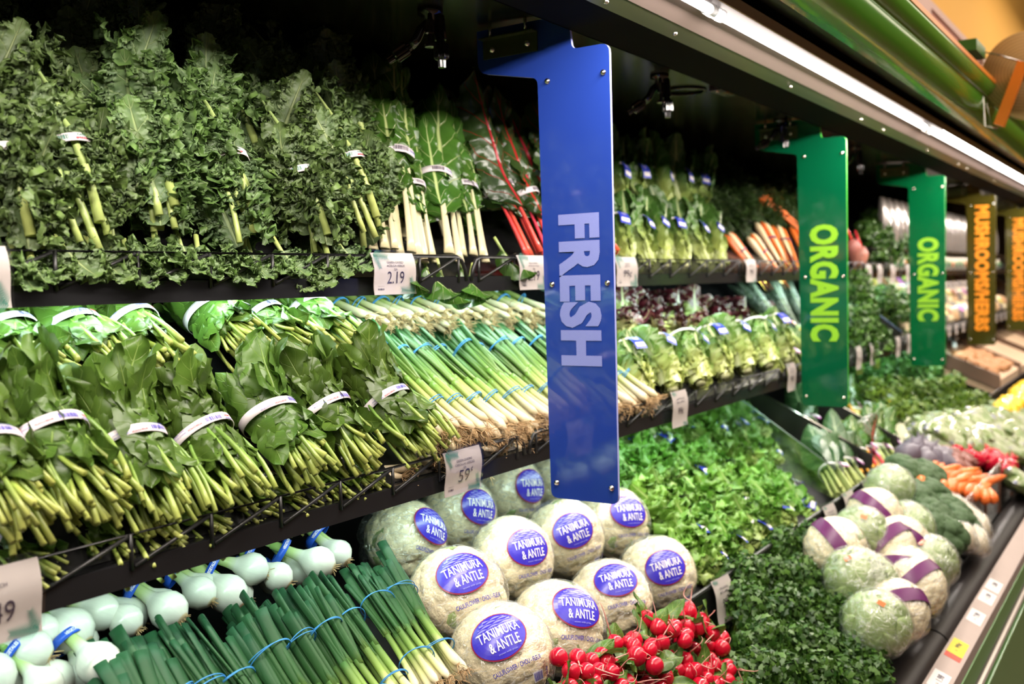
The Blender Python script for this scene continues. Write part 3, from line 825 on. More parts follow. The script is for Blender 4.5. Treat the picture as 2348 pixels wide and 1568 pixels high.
# ---- chard: every stalk and every blade is a part of its own
def chard(seed, red=False, n=5, L=.34):
    def f(M, label, group):
        rng = np.random.default_rng(seed)
        t = thing('red_chard_bunch' if red else 'green_chard_bunch', label, 'chard', M=M, group=group)
        lm, sm = (RCH_L, RCH_S) if red else (CHARD_L, CHARD_S)
        order = np.linspace(-1, 1, n)
        for i in range(n):
            u = order[i]; fy = -.010 - .022 * (1 - abs(u)) + rng.normal(0, .004)
            a = np.array([.026 * u, fy * .9, 0.]); b = np.array([.020 * u, fy - .004, .15]); c = np.array([.034 * u + rng.normal(0, .006), fy * .8, L - rng.uniform(.02, .07)])
            k = np.linspace(0, 1, 16)[:, None]
            P = a * (1 - k) ** 2 + 2 * b * k * (1 - k) + c * k ** 2
            w0 = rng.uniform(.006, .0095) if not red else rng.uniform(.006, .0095)
            wd = w0 * (1 - .95 * k[:, 0] ** .5) + .0010
            m = MB().tube(P, wd, 10, 0, flat=.42 if not red else .75, up=(0, 1, 0.01))
            m.build('stalk', sm, t)
            m = MB()
            s0 = rng.uniform(.06, .12)
            A = TR(*(a * (1 - .35) ** 2 + 2 * b * .35 * .65 + c * .35 ** 2) ) if False else TR(.022 * u, fy - .002, s0) @ RZ(u * .7) @ RY(u * .10 + rng.normal(0, .04)) @ RX(rng.normal(-.02, .05))
            leaf(m, A, L - s0 + rng.uniform(0, .03), rng.uniform(.085, .125), p_long if not red else p_long, 44, 19, bend=rng.normal(.1, .25), bend0=-.03, cup=rng.uniform(-.75, -.25), rng=rng, wav=.009, wav_f=5,
                 fr=(.006, rng.uniform(4, 6), .003, 11, .001, 20))
            m.build('leaf', lm, t)
        for i in range(2):
            m = MB(); u = [-.6, .7][i] + rng.normal(0, .2)
            leaf(m, TR(.022 * u, -.034, [.09, .15][i]) @ RZ(u * .6) @ RY(u * .12), L * [.55, .62][i], [.07, .085][i], p_long, 44, 19, bend=rng.normal(0, .15), bend0=-.06, cup=-.5, rng=rng, wav=.006, wav_f=6, curl=(.002, .03), fr=(.004, 7, .002, 13, .001, 20))
            m.build('leaf', lm, t)
        for i in range(3):
            m = MB(); u = rng.uniform(-1, 1)
            leaf(m, TR(.02 * u, .012, .12) @ RZ(u) @ RY(u * .2), L - .09, .11, p_long, 36, 15, bend=rng.normal(0, .3), cup=-.4, rng=rng, wav=.01, wav_f=5)
            m.build('leaf', lm, t)
        bd = MB(); z = .165 if not red else .15; strap(bd, .037, .038, z, .012, 0, tilt=.08)
        b = bd.build('band', BANDPINK, t); b['label'] = 'white paper band with a barcode'
        pr = MB(); fn = on_strap(.037, .038, z, .08, False); bars(pr, -.014, .008, .007, fn, rng, 0); put_text(pr, 'RED CHARD' if red else 'CHARD', .004, .018, fn, 1, .02, cx=.02)
        pr.build('print', [INK, BLUEINK], b, False)
        return t
    return f

# ---- green onions
def scallions(seed, n=8, L=.30, mat=None, fat=1., spread=1., name='green_onion_bunch', cat='green onions', roots=True, label_wrap=False, z2=.215, fan=1., wide=1.):
    mat = mat or SCAL
    def f(M, label, group):
        rng = np.random.default_rng(seed)
        t = thing(name, label, cat, M=M, group=group)
        R = .0215 * fat * spread
        for i in range(n):
            a = 2.399 * i; r = math.sqrt((i + .5) / n)
            cx_, cy_ = R * r * math.cos(a), R * .8 * r * math.sin(a)
            m = MB()
            k = np.linspace(0, 1, 12)
            zz = rng.uniform(-.012, .016)
            sp = 1 + .5 * (1 - k) ** 2
            P = np.stack([cx_ * sp * .9, cy_ * sp * .9, zz + k * L * .45], 1)
            rad = np.interp(k, [0, .06, .16, .4, 1], [.0045, .0088, .0078, .0062, .0066]) * fat * rng.uniform(.8, 1.1)
            m.tube(P, rad, 9, 0, cap=True, u0=0., u1=.42)
            for j in range(3):
                kk = np.linspace(0, 1, 9)
                ex = cx_ * 1.1 * fan + rng.normal(0, .010) * fan; ey = cy_ * 1.0 + rng.normal(0, .006)
                LL = L * rng.uniform(.42, .62)
                Q = np.stack([P[-1, 0] * (1 - kk) + ex * kk + rng.normal(0, .004) * np.sin(PI * kk), P[-1, 1] * (1 - kk) + ey * kk, P[-1, 2] - .012 + LL * kk], 1)
                m.tube(Q, np.linspace(.0046, .0055, 9) * fat * rng.uniform(.8, 1.3) * wide, 9, 0, flat=rng.uniform(.4, .8) / wide, u0=.38, u1=1., up=(rng.normal(0, .4), 1, .01))
            s = m.build('stalk', mat, t)
            if roots:
                m = MB()
                for j in range(13):
                    dx, dy = rng.normal(0, .55, 2); kk = np.linspace(0, 1, 5)[:, None]
                    l = rng.uniform(.008, .02)
                    Q = P[0] + np.array([[dx * .003, dy * .003, 0]]) + kk * np.array([[dx * l, dy * l, -l]]) + np.sin(3 * kk) * rng.normal(0, .003, (1, 3))
                    m.tube(Q, .00055, 4, 0, cap=False)
                m.build('roots', ROOT, s)
        for z in (.078, z2):
            m = MB(); ring(m, R + .0075 * fat, R * .8 + .0075 * fat, z, .0011, tilt=rng.normal(0, .15)); ring(m, R + .0075 * fat, R * .8 + .008 * fat, z + .003, .0010, tilt=rng.normal(0, .1))
            m.build('rubber_band', BLUEB, t)
        if label_wrap:
            m = MB(); strap(m, R + .010 * fat, R * .8 + .010 * fat, .150, .022, 0, tilt=.1)
            b = m.build('wrap_label', WRAPL, t); b['label'] = 'pale blue printed wrap label'
            pr = MB(); fn = on_strap(R + .010 * fat, R * .8 + .010 * fat, .150, .1, True)
            put_text(pr, 'GREEN', .005, .018, fn, 0, .03, cx=-.004, cy=-.003); put_text(pr, 'onions', .004, .018, fn, 0, .02, cx=-.004, cy=.004)
            bars(pr, .010, .022, .014, fn, rng, 0)
            pr.build('print', [TEALP], b, False)
        return t
    return f
WRAPL = plain('pale_blue_label', srgb(190, 215, 235), .35); TEALP = plain('teal_print', srgb(30, 110, 130), .5)

# ---- white bulb onions
def bulb_onions(seed, n=4, R0=.024):
    def f(M, label, group):
        rng = np.random.default_rng(seed)
        t = thing('bulb_onion_bunch', label, 'white onions', M=M, group=group)
        for i in range(n):
            u = (i - (n - 1) / 2) / max(1, (n - 1) / 2) if n > 1 else 0
            R = R0 * rng.uniform(.85, 1.25)
            m = MB()
            prof_z = np.array([-.98, -.97, -.9, -.6, -.2, .2, .55, .85, 1.1, 1.5, 2.2, 3.0]) * R
            prof_r = np.array([.02, .34, .45, .82, .99, .98, .80, .56, .40, .33, .29, .27]) * R
            sx = u * (.027 if n < 4 else .036) + rng.normal(0, .003); sy = -.012 + .030 * (i % 2) + rng.normal(0, .004); sz = .004 + rng.uniform(-.012, .012)
            base = np.array([sx, sy, sz])
            top = np.array([u * .012, -.006 + .006 * (i % 2), .070])
            d = top - base; d /= np.linalg.norm(d)
            A = np.array(frame(tuple(base), tuple(base + d)))
            q = MB().lathe(np.stack([prof_r, prof_z], 1), 22); m.merge(q, A)
            for UV in m.UV:
                UV[:, 1] = np.interp(UV[:, 1], [0, 1], [0, .66])
            pe = base + d * 3.0 * R
            for j in range(3):
                kk = np.linspace(0, 1, 10)[:, None]
                e = np.array([u * .03 + rng.normal(0, .02), .01 + rng.normal(0, .01), .27 + rng.uniform(-.02, .03)])
                c = pe + d * .06
                Q = pe * (1 - kk) ** 2 + 2 * c * kk * (1 - kk) + e * kk ** 2
                m.tube(Q, np.linspace(.24 * R, .0048, 10) * rng.uniform(.8, 1.1), 8, 0, flat=.8, u0=.6, u1=1.)
            b = m.build('onion', BULB, t)
            m = MB()
            for j in range(12):
                a = rng.uniform(0, 6.28); l = rng.uniform(.003, .008); r = rng.uniform(0, .3) * R
                p0 = base - d * R * .97 + np.array([math.cos(a) * r, math.sin(a) * r, 0])
                m.tube([p0, p0 - d * l + np.array([math.cos(a), math.sin(a), 0]) * l * .7], .00045, 4, 0, cap=False)
            m.build('roots', ROOT, b)
        rx, ry, z = .0235, .0225, .055
        m = MB(); strap(m, rx, ry, z, .0105, 0, tilt=.12); m.box((rx * .3, ry + .01, z + .01), (.010, .02, .012))
        b = m.build('band', BLUETAG2, t); b['label'] = 'blue printed band'
        pr = MB(); fn = on_strap(rx, ry, z, .12, False, .0009)
        put_text(pr, 'VEGETALES SELECTOS', .0045, .042, fn, 0, .03); put_text(pr, 'Product of Mexico', .004, .034, fn, 0, .02, cx=.046)
        pr.build('print', LOGOW, b, False)
        return t
    return f
BLUETAG2 = plain('blue_plastic_band', srgb(38, 88, 205), .35)

# ---- wrapped cauliflower
def sph_fn(R, cx_=0., cy_=0., rot=0.):
    def fn(P):
        x, y = P[:, 0], P[:, 1]
        c, s = math.cos(rot), math.sin(rot); x, y = x * c - y * s, x * s + y * c
        r = np.hypot(x, y) + 1e-9; a = r / R
        return np.stack([R * np.sin(a) * x / r, R * np.sin(a) * y / r, R * np.cos(a)], 1)
    return fn
def bumpy(R, rng, nb=64, cap=.38, nu=100, nv=150, flat=.86, amp=.13, fine=.035):
    u = np.linspace(0, PI, nu); v = np.linspace(0, 2 * PI, nv, endpoint=False)
    U, V = np.meshgrid(u, v, indexing='ij')
    D = np.stack([np.sin(U) * np.cos(V), np.sin(U) * np.sin(V), np.cos(U)], -1)
    c = rng.normal(0, 1, (nb, 3)); c /= np.linalg.norm(c, axis=1)[:, None]
    for _ in range(12):    # spread the centres
        d = c[:, None] - c[None]; q = np.linalg.norm(d, axis=2) + np.eye(nb); c += .02 * (d / q[..., None] ** 3).sum(1) / nb * 4; c /= np.linalg.norm(c, axis=1)[:, None]
    ang = np.arccos(np.clip(D @ c.T, -1, 1)); h = np.sqrt(np.clip(1 - (ang / cap) ** 2, 0, 1)).max(-1)
    c2 = rng.normal(0, 1, (nb * 7, 3)); c2 /= np.linalg.norm(c2, axis=1)[:, None]
    a2 = np.arccos(np.clip(D @ c2.T, -1, 1)); h2 = np.sqrt(np.clip(1 - (a2 / (cap * .36)) ** 2, 0, 1)).max(-1)
    r = R * (1 - amp + amp * h + fine * h2)
    P = D * r[..., None]; P[..., 2] *= flat
    return P
def wrapped_cauliflower(seed, R=.080, logo=True, purple=False):
    def f(M, label, group):
        rng = np.random.default_rng(seed)
        t = thing('wrapped_cauliflower', label, 'cauliflower', M=M, group=group)
        m = MB(); m.grid(bumpy(R, rng), None, None, 0, True); m.build('curd', CURD, t)
        m = MB()
        for i in range(9):
            a = 2 * PI * i / 9 + rng.normal(0, .15)
            A = RZ(a) @ TR(0, -R * .66, -R * .70)
            leaf(m, A, R * rng.uniform(1.0, 1.6), R * rng.uniform(.8, 1.1), p_round, 16, 11, bend=-rng.uniform(1.75, 2.0), bend0=.90, cup=-.45, rng=rng, wav=.003, curl=(.0015, .02))
        m.lathe([(.001, -R * .95), (.022, -R * .95), (.024, -R * .7), (.02, -R * .5)], 12)
        m.build('leaves', CAUL_L, t)
        # film with sharp creases
        u = np.linspace(0, PI, 60); v = np.linspace(0, 2 * PI, 90, endpoint=False); U, V = np.meshgrid(u, v, indexing='ij')
        D = np.stack([np.sin(U) * np.cos(V), np.sin(U) * np.sin(V), np.cos(U)], -1)
        rr = R * 1.035 + 0 * U
        for i in range(16):
            n_ = rng.normal(0, 1, 3); n_[2] *= .3; n_ /= np.linalg.norm(n_)
            dd = D @ n_ - rng.uniform(-.5, .5)
            rr = rr + R * .020 * np.maximum(0, 1 - np.abs(dd) / .09) * np.clip(.7 - D[..., 2], 0.05, 1)
        rr = rr + R * .13 * np.clip(-D[..., 2] + .1, 0, 1) * (1 + .5 * np.sin(V * 7 + 1))
        P = D * rr[..., None]; P[..., 2] *= .90
        # keep the printed area smooth
        m = MB(); m.grid(P, None, None, 0, True); w_ = m.build('wrap', FILM, t); w_['label'] = 'clear plastic wrap'
        if logo:
            RF = R * 1.05; sq = .915
            def mp(cx0=0, cy0=0, lift=0.):
                g = sph_fn(RF + lift)
                def fn(P):
                    Q = P.copy(); Q[:, 0] += cx0; Q[:, 1] += cy0
                    Q = g(Q); Q[:, 2] *= sq; return Q
                return fn
            def disc(rx, ry, lift, mat, cx0=0., cy0=0., n=36):
                r = np.linspace(0, 1, 7); th = np.linspace(0, 2 * PI, n, endpoint=False)
                G = np.stack([cx0 + rx * r[:, None] * np.cos(th), cy0 + ry * r[:, None] * np.sin(th), np.zeros((7, n))], -1)
                Q = mp(0, 0, lift)(G.reshape(-1, 3)).reshape(7, n, 3); pr.grid(Q, None, None, mat, True)
            pr = MB()
            disc(.0455, .0375, .0006, 1); disc(.0435, .0355, .0011, 0); 
            # pale hills and a field of furrows behind the lettering
            for i in range(5):
                xs = np.linspace(-.034 + .004 * i, .034 - .003 * i, 14)
                base_y = .012 + .0042 * i
                up = base_y + .003 * np.abs(np.sin(xs * 160 + i * 1.7))
                q = np.concatenate([np.stack([xs, np.full(14, base_y), 0 * xs], 1), np.stack([xs, up, 0 * xs], 1)])
                ok = (q[:, 0] / .043) ** 2 + (q[:, 1] / .035) ** 2 < .95
                q[~ok] *= .82
                pr.add(mp(0, 0, .0015)(q), [[j, j + 1, 15 + j, 14 + j] for j in range(13)], None, 3)
            put_text(pr, 'TANIMURA', .0165, .068, mp(0, 0, .0021), 2, .012, cx=.002, cy=.006, rot=.0)
            put_text(pr, '& ANTLE', .0160, .050, mp(0, 0, .0021), 2, .012, cx=.004, cy=-.0145)
            put_text(pr, 'grown with pride', .0038, .032, mp(0, 0, .0021), 3, .02, cx=.004, cy=-.0285)
            pr.build('logo_print', [LOGOB, LOGOR, LOGOW, LOGOM], w_, False)
            p2 = MB()
            put_text(p2, 'CAULIFLOWER / CHOU - FLEUR', .0078, .088, mp(0, 0, .0013), 0, .02, cx=.010, cy=-.053)
            p2.build('name_print', BLUEINK, w_, False)
            p3 = MB(); fn = mp(0, 0, .0012)
            q = np.array([[.030, -.094, 0], [.052, -.094, 0], [.052, -.074, 0], [.030, -.074, 0]])
            p3.add(fn(q), [[0, 1, 2, 3]], None, 0)
            fn = mp(0, 0, .0019); bars(p3, .032, .050, .015, fn, rng, 1, -.084)
            put_text(p3, '#4079', .006, .020, fn, 1, .02, cx=.063, cy=-.084, rot=PI / 2)
            p3.build('barcode_print', [WHITE, BLUEINK], w_, False)
        if purple:
            pr = MB()
            th = np.linspace(-2.2, 2.2, 40)
            for wdt, mt in ((.016, 0),):
                Q = []
                for off in (-wdt, 0, wdt):
                    Q.append(np.stack([R * 1.06 * np.cos(off / R) * np.sin(th), np.full(40, R * 1.06 * math.sin(off / R)), R * .97 * np.cos(off / R) * np.cos(th)], 1))
                pr.grid(np.array(Q), None, None, mt)
            pr.build('purple_band', PURPLE, w_)
        return t
    return f
PURPLE = plain('purple_print', srgb(100, 34, 92), .35, noise=.3, nscale=40)

# ---- lettuces with a tag
def add_tag(t, rng, z, rx, ry, mat=None, w=.030, h=.048, white=None, tie=True, ang=0.):
    mat = mat or BLUETAG
    b = None
    if tie:
        m = MB(); strap(m, rx, ry, z, .006, 0); b = m.build('tie', WHITE, t); b['label'] = 'white tie band'
    m = MB()
    # small curved flag hanging in front
    k = np.linspace(0, 1, 7); G = np.zeros((7, 2, 3))
    a = rng.normal(0, .3) + ang
    for i, kk in enumerate(k):
        yy = -ry - .003 - .010 * math.sin(kk * 2.2)
        for j, sx in enumerate((-w / 2, w / 2)):
            lx, lz = sx, -kk * h
            G[i, j] = (lx * math.cos(a) - lz * math.sin(a), yy, z + lx * math.sin(a) + lz * math.cos(a))
    m.grid(G, None, None, 0)
    g = m.build('tag', mat, t)
    pr = MB()
    def fn(P):
        kk = -P[:, 1] / h; yy = -ry - .0042 - .010 * np.sin(kk * 2.2)
        return np.stack([P[:, 0] * math.cos(a) - P[:, 1] * math.sin(a), yy, z + P[:, 0] * math.sin(a) + P[:, 1] * math.cos(a)], 1)
    q = np.array([[-.4 * w, -.9 * h, 0], [.4 * w, -.9 * h, 0], [.4 * w, -.62 * h, 0], [-.4 * w, -.62 * h, 0]]); pr.add(fn(q), [[0, 1, 2, 3]], None, 0)
    th = np.linspace(0, 2 * PI, 16)[:-1]; q = np.stack([.25 * w * np.cos(th), -.25 * h + .16 * h * np.sin(th), 0 * th], 1); pr.add(fn(q), [list(range(15))], None, 1)
    pr.build('print', [WHITE, LOGOM], g, False)
def lettuce(seed, mat, nl=16, L=.26, Wd=.11, R=.032, frill=(.006, 4, .003, 9, .001, 20), outer=.12, name='lettuce_head', cat='lettuce', tagmat=None, tz=.12, core=None, lo=.0, cupr=(-.9, -.4), bendr=(.1, .3), prof=p_long, nu=40, nv=15, tagr=None, tag_=True, curlf=None):
    def f(M, label, group):
        rng = np.random.default_rng(seed)
        lv = MB()
        for i in range(nl):
            ang = 2.399 * i + rng.normal(0, .2); lay = i / nl
            rad = R * (.35 + .75 * lay)
            A = TR(math.sin(ang) * rad * .8, -math.cos(ang) * rad * .8, lo + rng.uniform(0, .02) + .0 * lay) @ RZ(ang) @ RX(rng.normal(outer * lay, .05)) @ RY(rng.normal(0, .10))
            leaf(lv, A, L * rng.uniform(.82, 1.05) * (1 - .12 * lay), Wd * rng.uniform(.85, 1.1), prof, nu, nv, bend=rng.normal(*bendr), bend0=-.05, cup=rng.uniform(*cupr), rng=rng, wav=.006, wav_f=3, fr=frill, curl=curlf)
        parts = [('leaves', lv, mat)]
        cb = MB().lathe([(.001, .0), (R * .32, .0), (R * .42, .012), (R * .4, .04), (R * .2, .07)], 14)
        parts.append(('base', cb, core or LETB))
        t = mk(name, label, cat, M, parts, group)
        if tag_: add_tag(t, rng, tz, tagr or R * 1.35, tagr or R * 1.35, tagmat)
        return t
    return f
LETB = plain('lettuce_base', srgb(222, 224, 170), .4)
ROM_L = leafmat('romaine_leaf', srgb(78, 118, 44), srgb(116, 152, 64), srgb(220, 226, 172), rough=.35, nv=6, vw=.05, midw=.34, nscale=30, base=srgb(180, 192, 108), base0=.45, vs=.8, bump=.8)
ROM_D = leafmat('romaine_dark_leaf', srgb(52, 92, 34), srgb(96, 136, 60), srgb(206, 216, 156), rough=.38, nv=6, vw=.05, midw=.34, nscale=30, base=srgb(176, 190, 104), base0=.38, vs=.7, bump=.8)
REDL_L = leafmat('red_leaf_lettuce', srgb(150, 176, 88), srgb(190, 206, 120), srgb(220, 226, 168), rough=.38, nv=6, vw=.04, midw=.12, nscale=30, edge=srgb(74, 22, 30), edge0=.40, base=srgb(190, 204, 120), base0=.2, vs=.6)
GRNL_L = leafmat('green_leaf_lettuce', srgb(84, 142, 44), srgb(140, 186, 76), srgb(206, 222, 150), rough=.35, nv=6, vw=.04, midw=.12, nscale=32, base=srgb(200, 214, 132), base0=.28, vs=.5)
LACI_L = leafmat('lacinato_leaf', srgb(20, 34, 24), srgb(58, 76, 56), srgb(128, 150, 110), rough=.4, nv=8, vw=.03, midw=.10, nscale=70, puck=90., bump=1.)
COLL_L = leafmat('collard_leaf', srgb(40, 78, 40), srgb(84, 122, 74), srgb(180, 200, 150), rough=.34, nv=6, vw=.05, midw=.09, nscale=30)
# ================================================================ placing
class Kind:
    """first use of a variant builds it, later uses copy it with all its parts"""
    def __init__(s, builders, group): s.b = builders; s.p = {}; s.g = group
    def put(s, i, M, label, group=None):
        i = i % len(s.b)
        if i not in s.p:
            s.p[i] = s.b[i](M, label, group or s.g); return s.p[i]
        return dup(s.p[i], M, label, group or s.g)
NTH = ['first', 'second', 'third', 'fourth', 'fifth', 'sixth', 'seventh', 'eighth', 'ninth', 'tenth', 'eleventh', 'twelfth',
       'thirteenth', 'fourteenth', 'fifteenth', 'sixteenth', 'seventeenth', 'eighteenth']
prng = random.Random(7)
def dirv(slope_deg, sx=0.):
    a = math.radians(slope_deg); v = Vector((sx, math.cos(a), math.sin(a))); return v.normalized()

# ---- spinach on the lower shelf
SPI = Kind([spinach(s) for s in (11, 12, 13, 14)], 'bunches of spinach')
d = dirv(46)
row = [(-45, 1040, 'cut off by the left picture edge'), (112, 1015, 'largest in view, nearest the left edge'), (305, 1022, 'with a dark round leaf on top'),
       (463, 1003, 'third full one'), (618, 957, 'fourth full one, a stalk crossing it'),
       (745, 943, 'fifth full one'), (888, 925, 'last, beside the green onions')]
for i, (px, py, tx) in enumerate(row):
    c = at(px, py, 1.058 + .004 * (i % 2)); d = dirv(44 + 3 * (i % 3), .02 * ((i * 7) % 3 - 1) - (.06 if i > 3 else 0))
    SPI.put(i, frame(c - d * .118 * .98, c + d, prng.uniform(-.3, .3), .98 + .05 * (i == 1)), 'front-row spinach bunch with a white printed band, ' + tx)
row = [(18, 775, 'cut by the left edge'), (165, 765, 'second from the left edge'), (303, 750, 'third from the left edge'), (485, 722, 'fourth from the left edge'),
       (603, 738, 'fifth from the left edge'), (708, 718, 'rightmost, touching the green onions')]
for i, (px, py, tx) in enumerate(row):
    c = at(px, py, 1.195); d = dirv(34 + 2 * (i % 2), -.03)
    SPI.put(i + 1, frame(c - d * .105, c + d, prng.uniform(-.4, .4), .90), 'back-row spinach bunch bright under the shelf lamp, ' + tx)
for i in range(9):     # bunches pressed down behind the fence, only their stems show
    c = Vector((.54 + i * .075, 1.004, EYE - .318)); d = dirv(24, prng.uniform(-.25, .25))
    SPI.put(i, frame(c, c + d, prng.uniform(-1, 1), .72), 'spinach bunch squashed under the front row, only its stem ends showing above the shelf edge', 'spinach pressed behind the lower fence')

# ---- kale on the upper shelf
KAL = Kind([kale(s) for s in (21, 22, 23, 24)], 'bunches of curly kale')
def kput(i, px, py, y, sl_, sc, label, sx=0., grp=None, spin=None):
    c = at(px, py, y); d = dirv(sl_, sx)
    KAL.put(i, frame(c - d * .125 * sc, c + d, prng.uniform(-.25, .25) if spin is None else spin, sc), label, grp)
for i, (px, py, tx) in enumerate([(-30, 400, 'cut off by the left edge'), (128, 376, 'with a thick pale stalk and ribbed leaf back showing'), (302, 350, 'second of the front row, band half covered'),
                                  (488, 398, 'third of the front row, pale rib above its band'), (652, 432, 'fourth of the front row, slanted band'), (768, 398, 'last of the front row, beside the chard')]):
    kput(i, px, py, 1.205, 63, 1.04, 'front-row curly kale bunch, ' + tx, -.04 if i > 3 else 0, spin=0)
for i, px in enumerate((30, 185, 345, 500, 640, 745)):
    kput(i + 1, px, 235 + 8 * (i % 2), 1.33, 58, 1.02, 'second-row curly kale bunch, %s from the left' % NTH[i], -.04)
for i, px in enumerate((-10, 130, 270, 400, 520, 610)):
    kput(i + 2, px, 120 + 14 * (i % 2) + i * 6, 1.46, 52, 1.0, 'top-row curly kale bunch deep in the dark of the case, %s from the left' % NTH[i], -.03)
# loose leaves poking through the fence below
KLF = []
def kleaf_builder(seed):
    def f(M, label, group):
        rng = np.random.default_rng(seed); m = MB(); s_ = MB()
        leaf(m, RX(.2), .062, .06, p_round, 70, 45, bend=.8, cup=.2, rng=rng, fr=(.006, 4, .004, 11, .002, 26), curl=(.0034, .009))
        leaf(m, TR(.02, .008, 0) @ RX(.5) @ RY(.4), .055, .055, p_round, 60, 41, bend=.5, cup=.2, rng=rng, fr=(.006, 4, .004, 11, .002, 26), curl=(.0034, .009))
        s_.tube([(0, .012, -.03), (0, .004, .0), (0, 0, .03)], [.004, .0035, .002], 7)
        return mk('loose_kale_leaf', label, 'kale leaf', M, [('blade', m, KALE_L), ('stem', s_, KALE_S)], group)
    return f
KLK = Kind([kleaf_builder(s) for s in (31, 32, 33)], 'loose kale leaves in the upper fence')
for i, (px, py, a) in enumerate([(40, 640, 0), (75, 625, 0), (150, 615, 0), (225, 625, 0), (300, 640, 0), (370, 630, 0), (420, 610, 0), (460, 625, 0), (535, 640, 0), (580, 625, 0), (650, 620, 0), (700, 650, 0), (745, 625, 0), (790, 615, 0)]):
    p = at(px, py - 30, 1.138)
    M = Matrix.Translation(p) @ Matrix.Rotation(prng.uniform(-.4, .4), 4, 'Z') @ Matrix.Rotation(a - .15, 4, 'X').inverted() @ Matrix.Rotation(prng.uniform(-.5, .5), 4, 'Y')
    KLK.put(i, Matrix.Translation(p + Vector((0, .0, .01))) @ Matrix.Rotation(prng.uniform(-.5, .5), 4, 'Y') @ Matrix.Rotation(PI - .25, 4, 'X') @ Matrix.Rotation(PI, 4, 'Z'), 'loose curly kale leaf behind the upper fence, %s from the left' % NTH[i])

# ---- chard
CHG = Kind([chard(s, n=k) for s, k in ((41, 4), (42, 5), (43, 4), (44, 3))], 'bunches of green chard')
for i, (bx, by, tx_, ty, y2, sc, txt) in enumerate([
        (880, 575, 820, 250, 1.30, 1.0, 'wide white stalks beside the kale'), (920, 590, 868, 175, 1.33, 1.06, 'tallest, with large round dark leaves at the top'),
        (965, 590, 905, 280, 1.27, .98, 'bright green crinkled leaf with a white rib'), (1015, 590, 965, 250, 1.31, .98, 'long pointed leaf and one thick white stalk'),
        (1080, 590, 1030, 300, 1.30, .95, 'rightmost, broad flat leaf with pale veins')]):
    b = at(bx, by + 12, 1.155); t_ = at(tx_, ty, y2)
    CHG.put(i, frame(b, t_, prng.uniform(-.2, .2), (t_ - b).length / .33), 'green chard bunch on the upper shelf, ' + txt)
for i, (bx, by, tx_, ty, y2) in enumerate([(900, 560, 770, 215, 1.42), (1000, 560, 850, 200, 1.44)]):
    b = at(bx, by, 1.24); t_ = at(tx_, ty, y2)
    CHG.put(i + 2, frame(b, t_, 0, (t_ - b).length / .33), ['green chard bunch at the back, its dark leaves behind the last kale', 'green chard bunch at the back, dark leaf between the tall chards'][i])
CHR = Kind([chard(s, True, n=k, L=.36) for s, k in ((51, 6), (52, 5), (53, 5))], 'bunches of red chard')
for i, (bx, by, tx_, ty, y2, txt) in enumerate([(1215, 585, 1035, 240, 1.34, 'leftmost, dark red thin stalks'), (1262, 590, 1110, 265, 1.33, 'middle one, bright red thick stalks'),
                                                (1330, 585, 1180, 280, 1.35, 'right one, partly behind the blue sign'), (1395, 580, 1225, 330, 1.38, 'rear one, seen just left of the blue sign')]):
    b = at(bx, by + 12, 1.155 + .03 * (i == 3)); t_ = at(tx_, ty, y2)
    CHR.put(i, frame(b, t_, prng.uniform(-.2, .2), (t_ - b).length / .35), 'red chard bunch on the upper shelf, ' + txt)
# loose green leaves tucked under the chard
def loose_leaf(seed):
    def f(M, label, group):
        rng = np.random.default_rng(seed); m = MB(); leaf(m, RX(.1), .09, .055, p_ovate, 18, 11, bend=1.1, cup=-.9, rng=rng, wav=.005, twist=.8)
        s_ = MB().tube([(0, 0, -.03), (0, 0, .01)], .003, 7)
        return mk('loose_chard_leaf', label, 'chard leaf', M, [('blade', m, CHARD_L), ('stem', s_, KALE_S)], group)
    return f
LCL = Kind([loose_leaf(61), loose_leaf(62)], 'loose leaves under the chard')
for i, (px, py) in enumerate([(975, 635), (1010, 650), (1058, 640), (1078, 660), (950, 640), (1150, 600)]):
    p = at(px, py - 28, 1.135)
    LCL.put(i, Matrix.Translation(p) @ Matrix.Rotation(prng.uniform(-.8, .8), 4, 'Y') @ Matrix.Rotation(PI - .2, 4, 'X') @ Matrix.Rotation(PI, 4, 'Z'), 'loose dark leaf in the upper fence, %s below the chard' % ['first', 'second', 'third', 'fourth', 'leftmost', 'last'][i])

# ---- green onions on the lower shelf
SCA = Kind([scallions(s, n=9) for s in (71, 72, 73, 74)], 'bunches of green onions in the front row')
bulbs = [(1010, 1010), (1058, 1015), (1105, 1010), (1150, 1000), (1190, 990), (1232, 985), (1272, 975), (1312, 965), (1352, 955), (1392, 948), (1430, 945), (1466, 935), (1490, 925)]
for i, (px, py) in enumerate(bulbs):
    b = at(px, py - 10, 1.0 + .012 * (i % 2)); d = dirv(37 + 3 * (i % 2), -.10 + .03 * (i % 3))
    SCA.put(i, frame(b, b + d, prng.uniform(-3, 3), 1.0), 'green onion bunch with two blue rubber bands, %s from the left in the front row' % NTH[i])
SCB = Kind([scallions(s, n=8, L=.27, label_wrap=True, fat=.95) for s in (75, 76)], 'labelled green onion bunches in the back row')
for i, px in enumerate((862, 905, 948, 992, 1035, 1082, 1130, 1178, 1222, 1268)):
    b = at(px - 8, 748 - .055 * (px - 862), 1.205); d = dirv(26, -.22 + .05 * (i % 3))
    SCB.put(i, frame(b, b + d, [0, .3, -.3][i % 3], .95), 'labelled green onion bunch in the bright back row, %s from the left' % NTH[i])
for i in range(7):    # lower layer, seen through the fence
    b = Vector((1.22 + i * .085, 1.03, EYE - .305)); d = dirv(8, -.9)
    SCA.put(i, frame(b, b + d, prng.uniform(-3, 3), .9), 'green onion bunch lying flat behind the lower fence', 'green onions lying flat behind the lower fence')

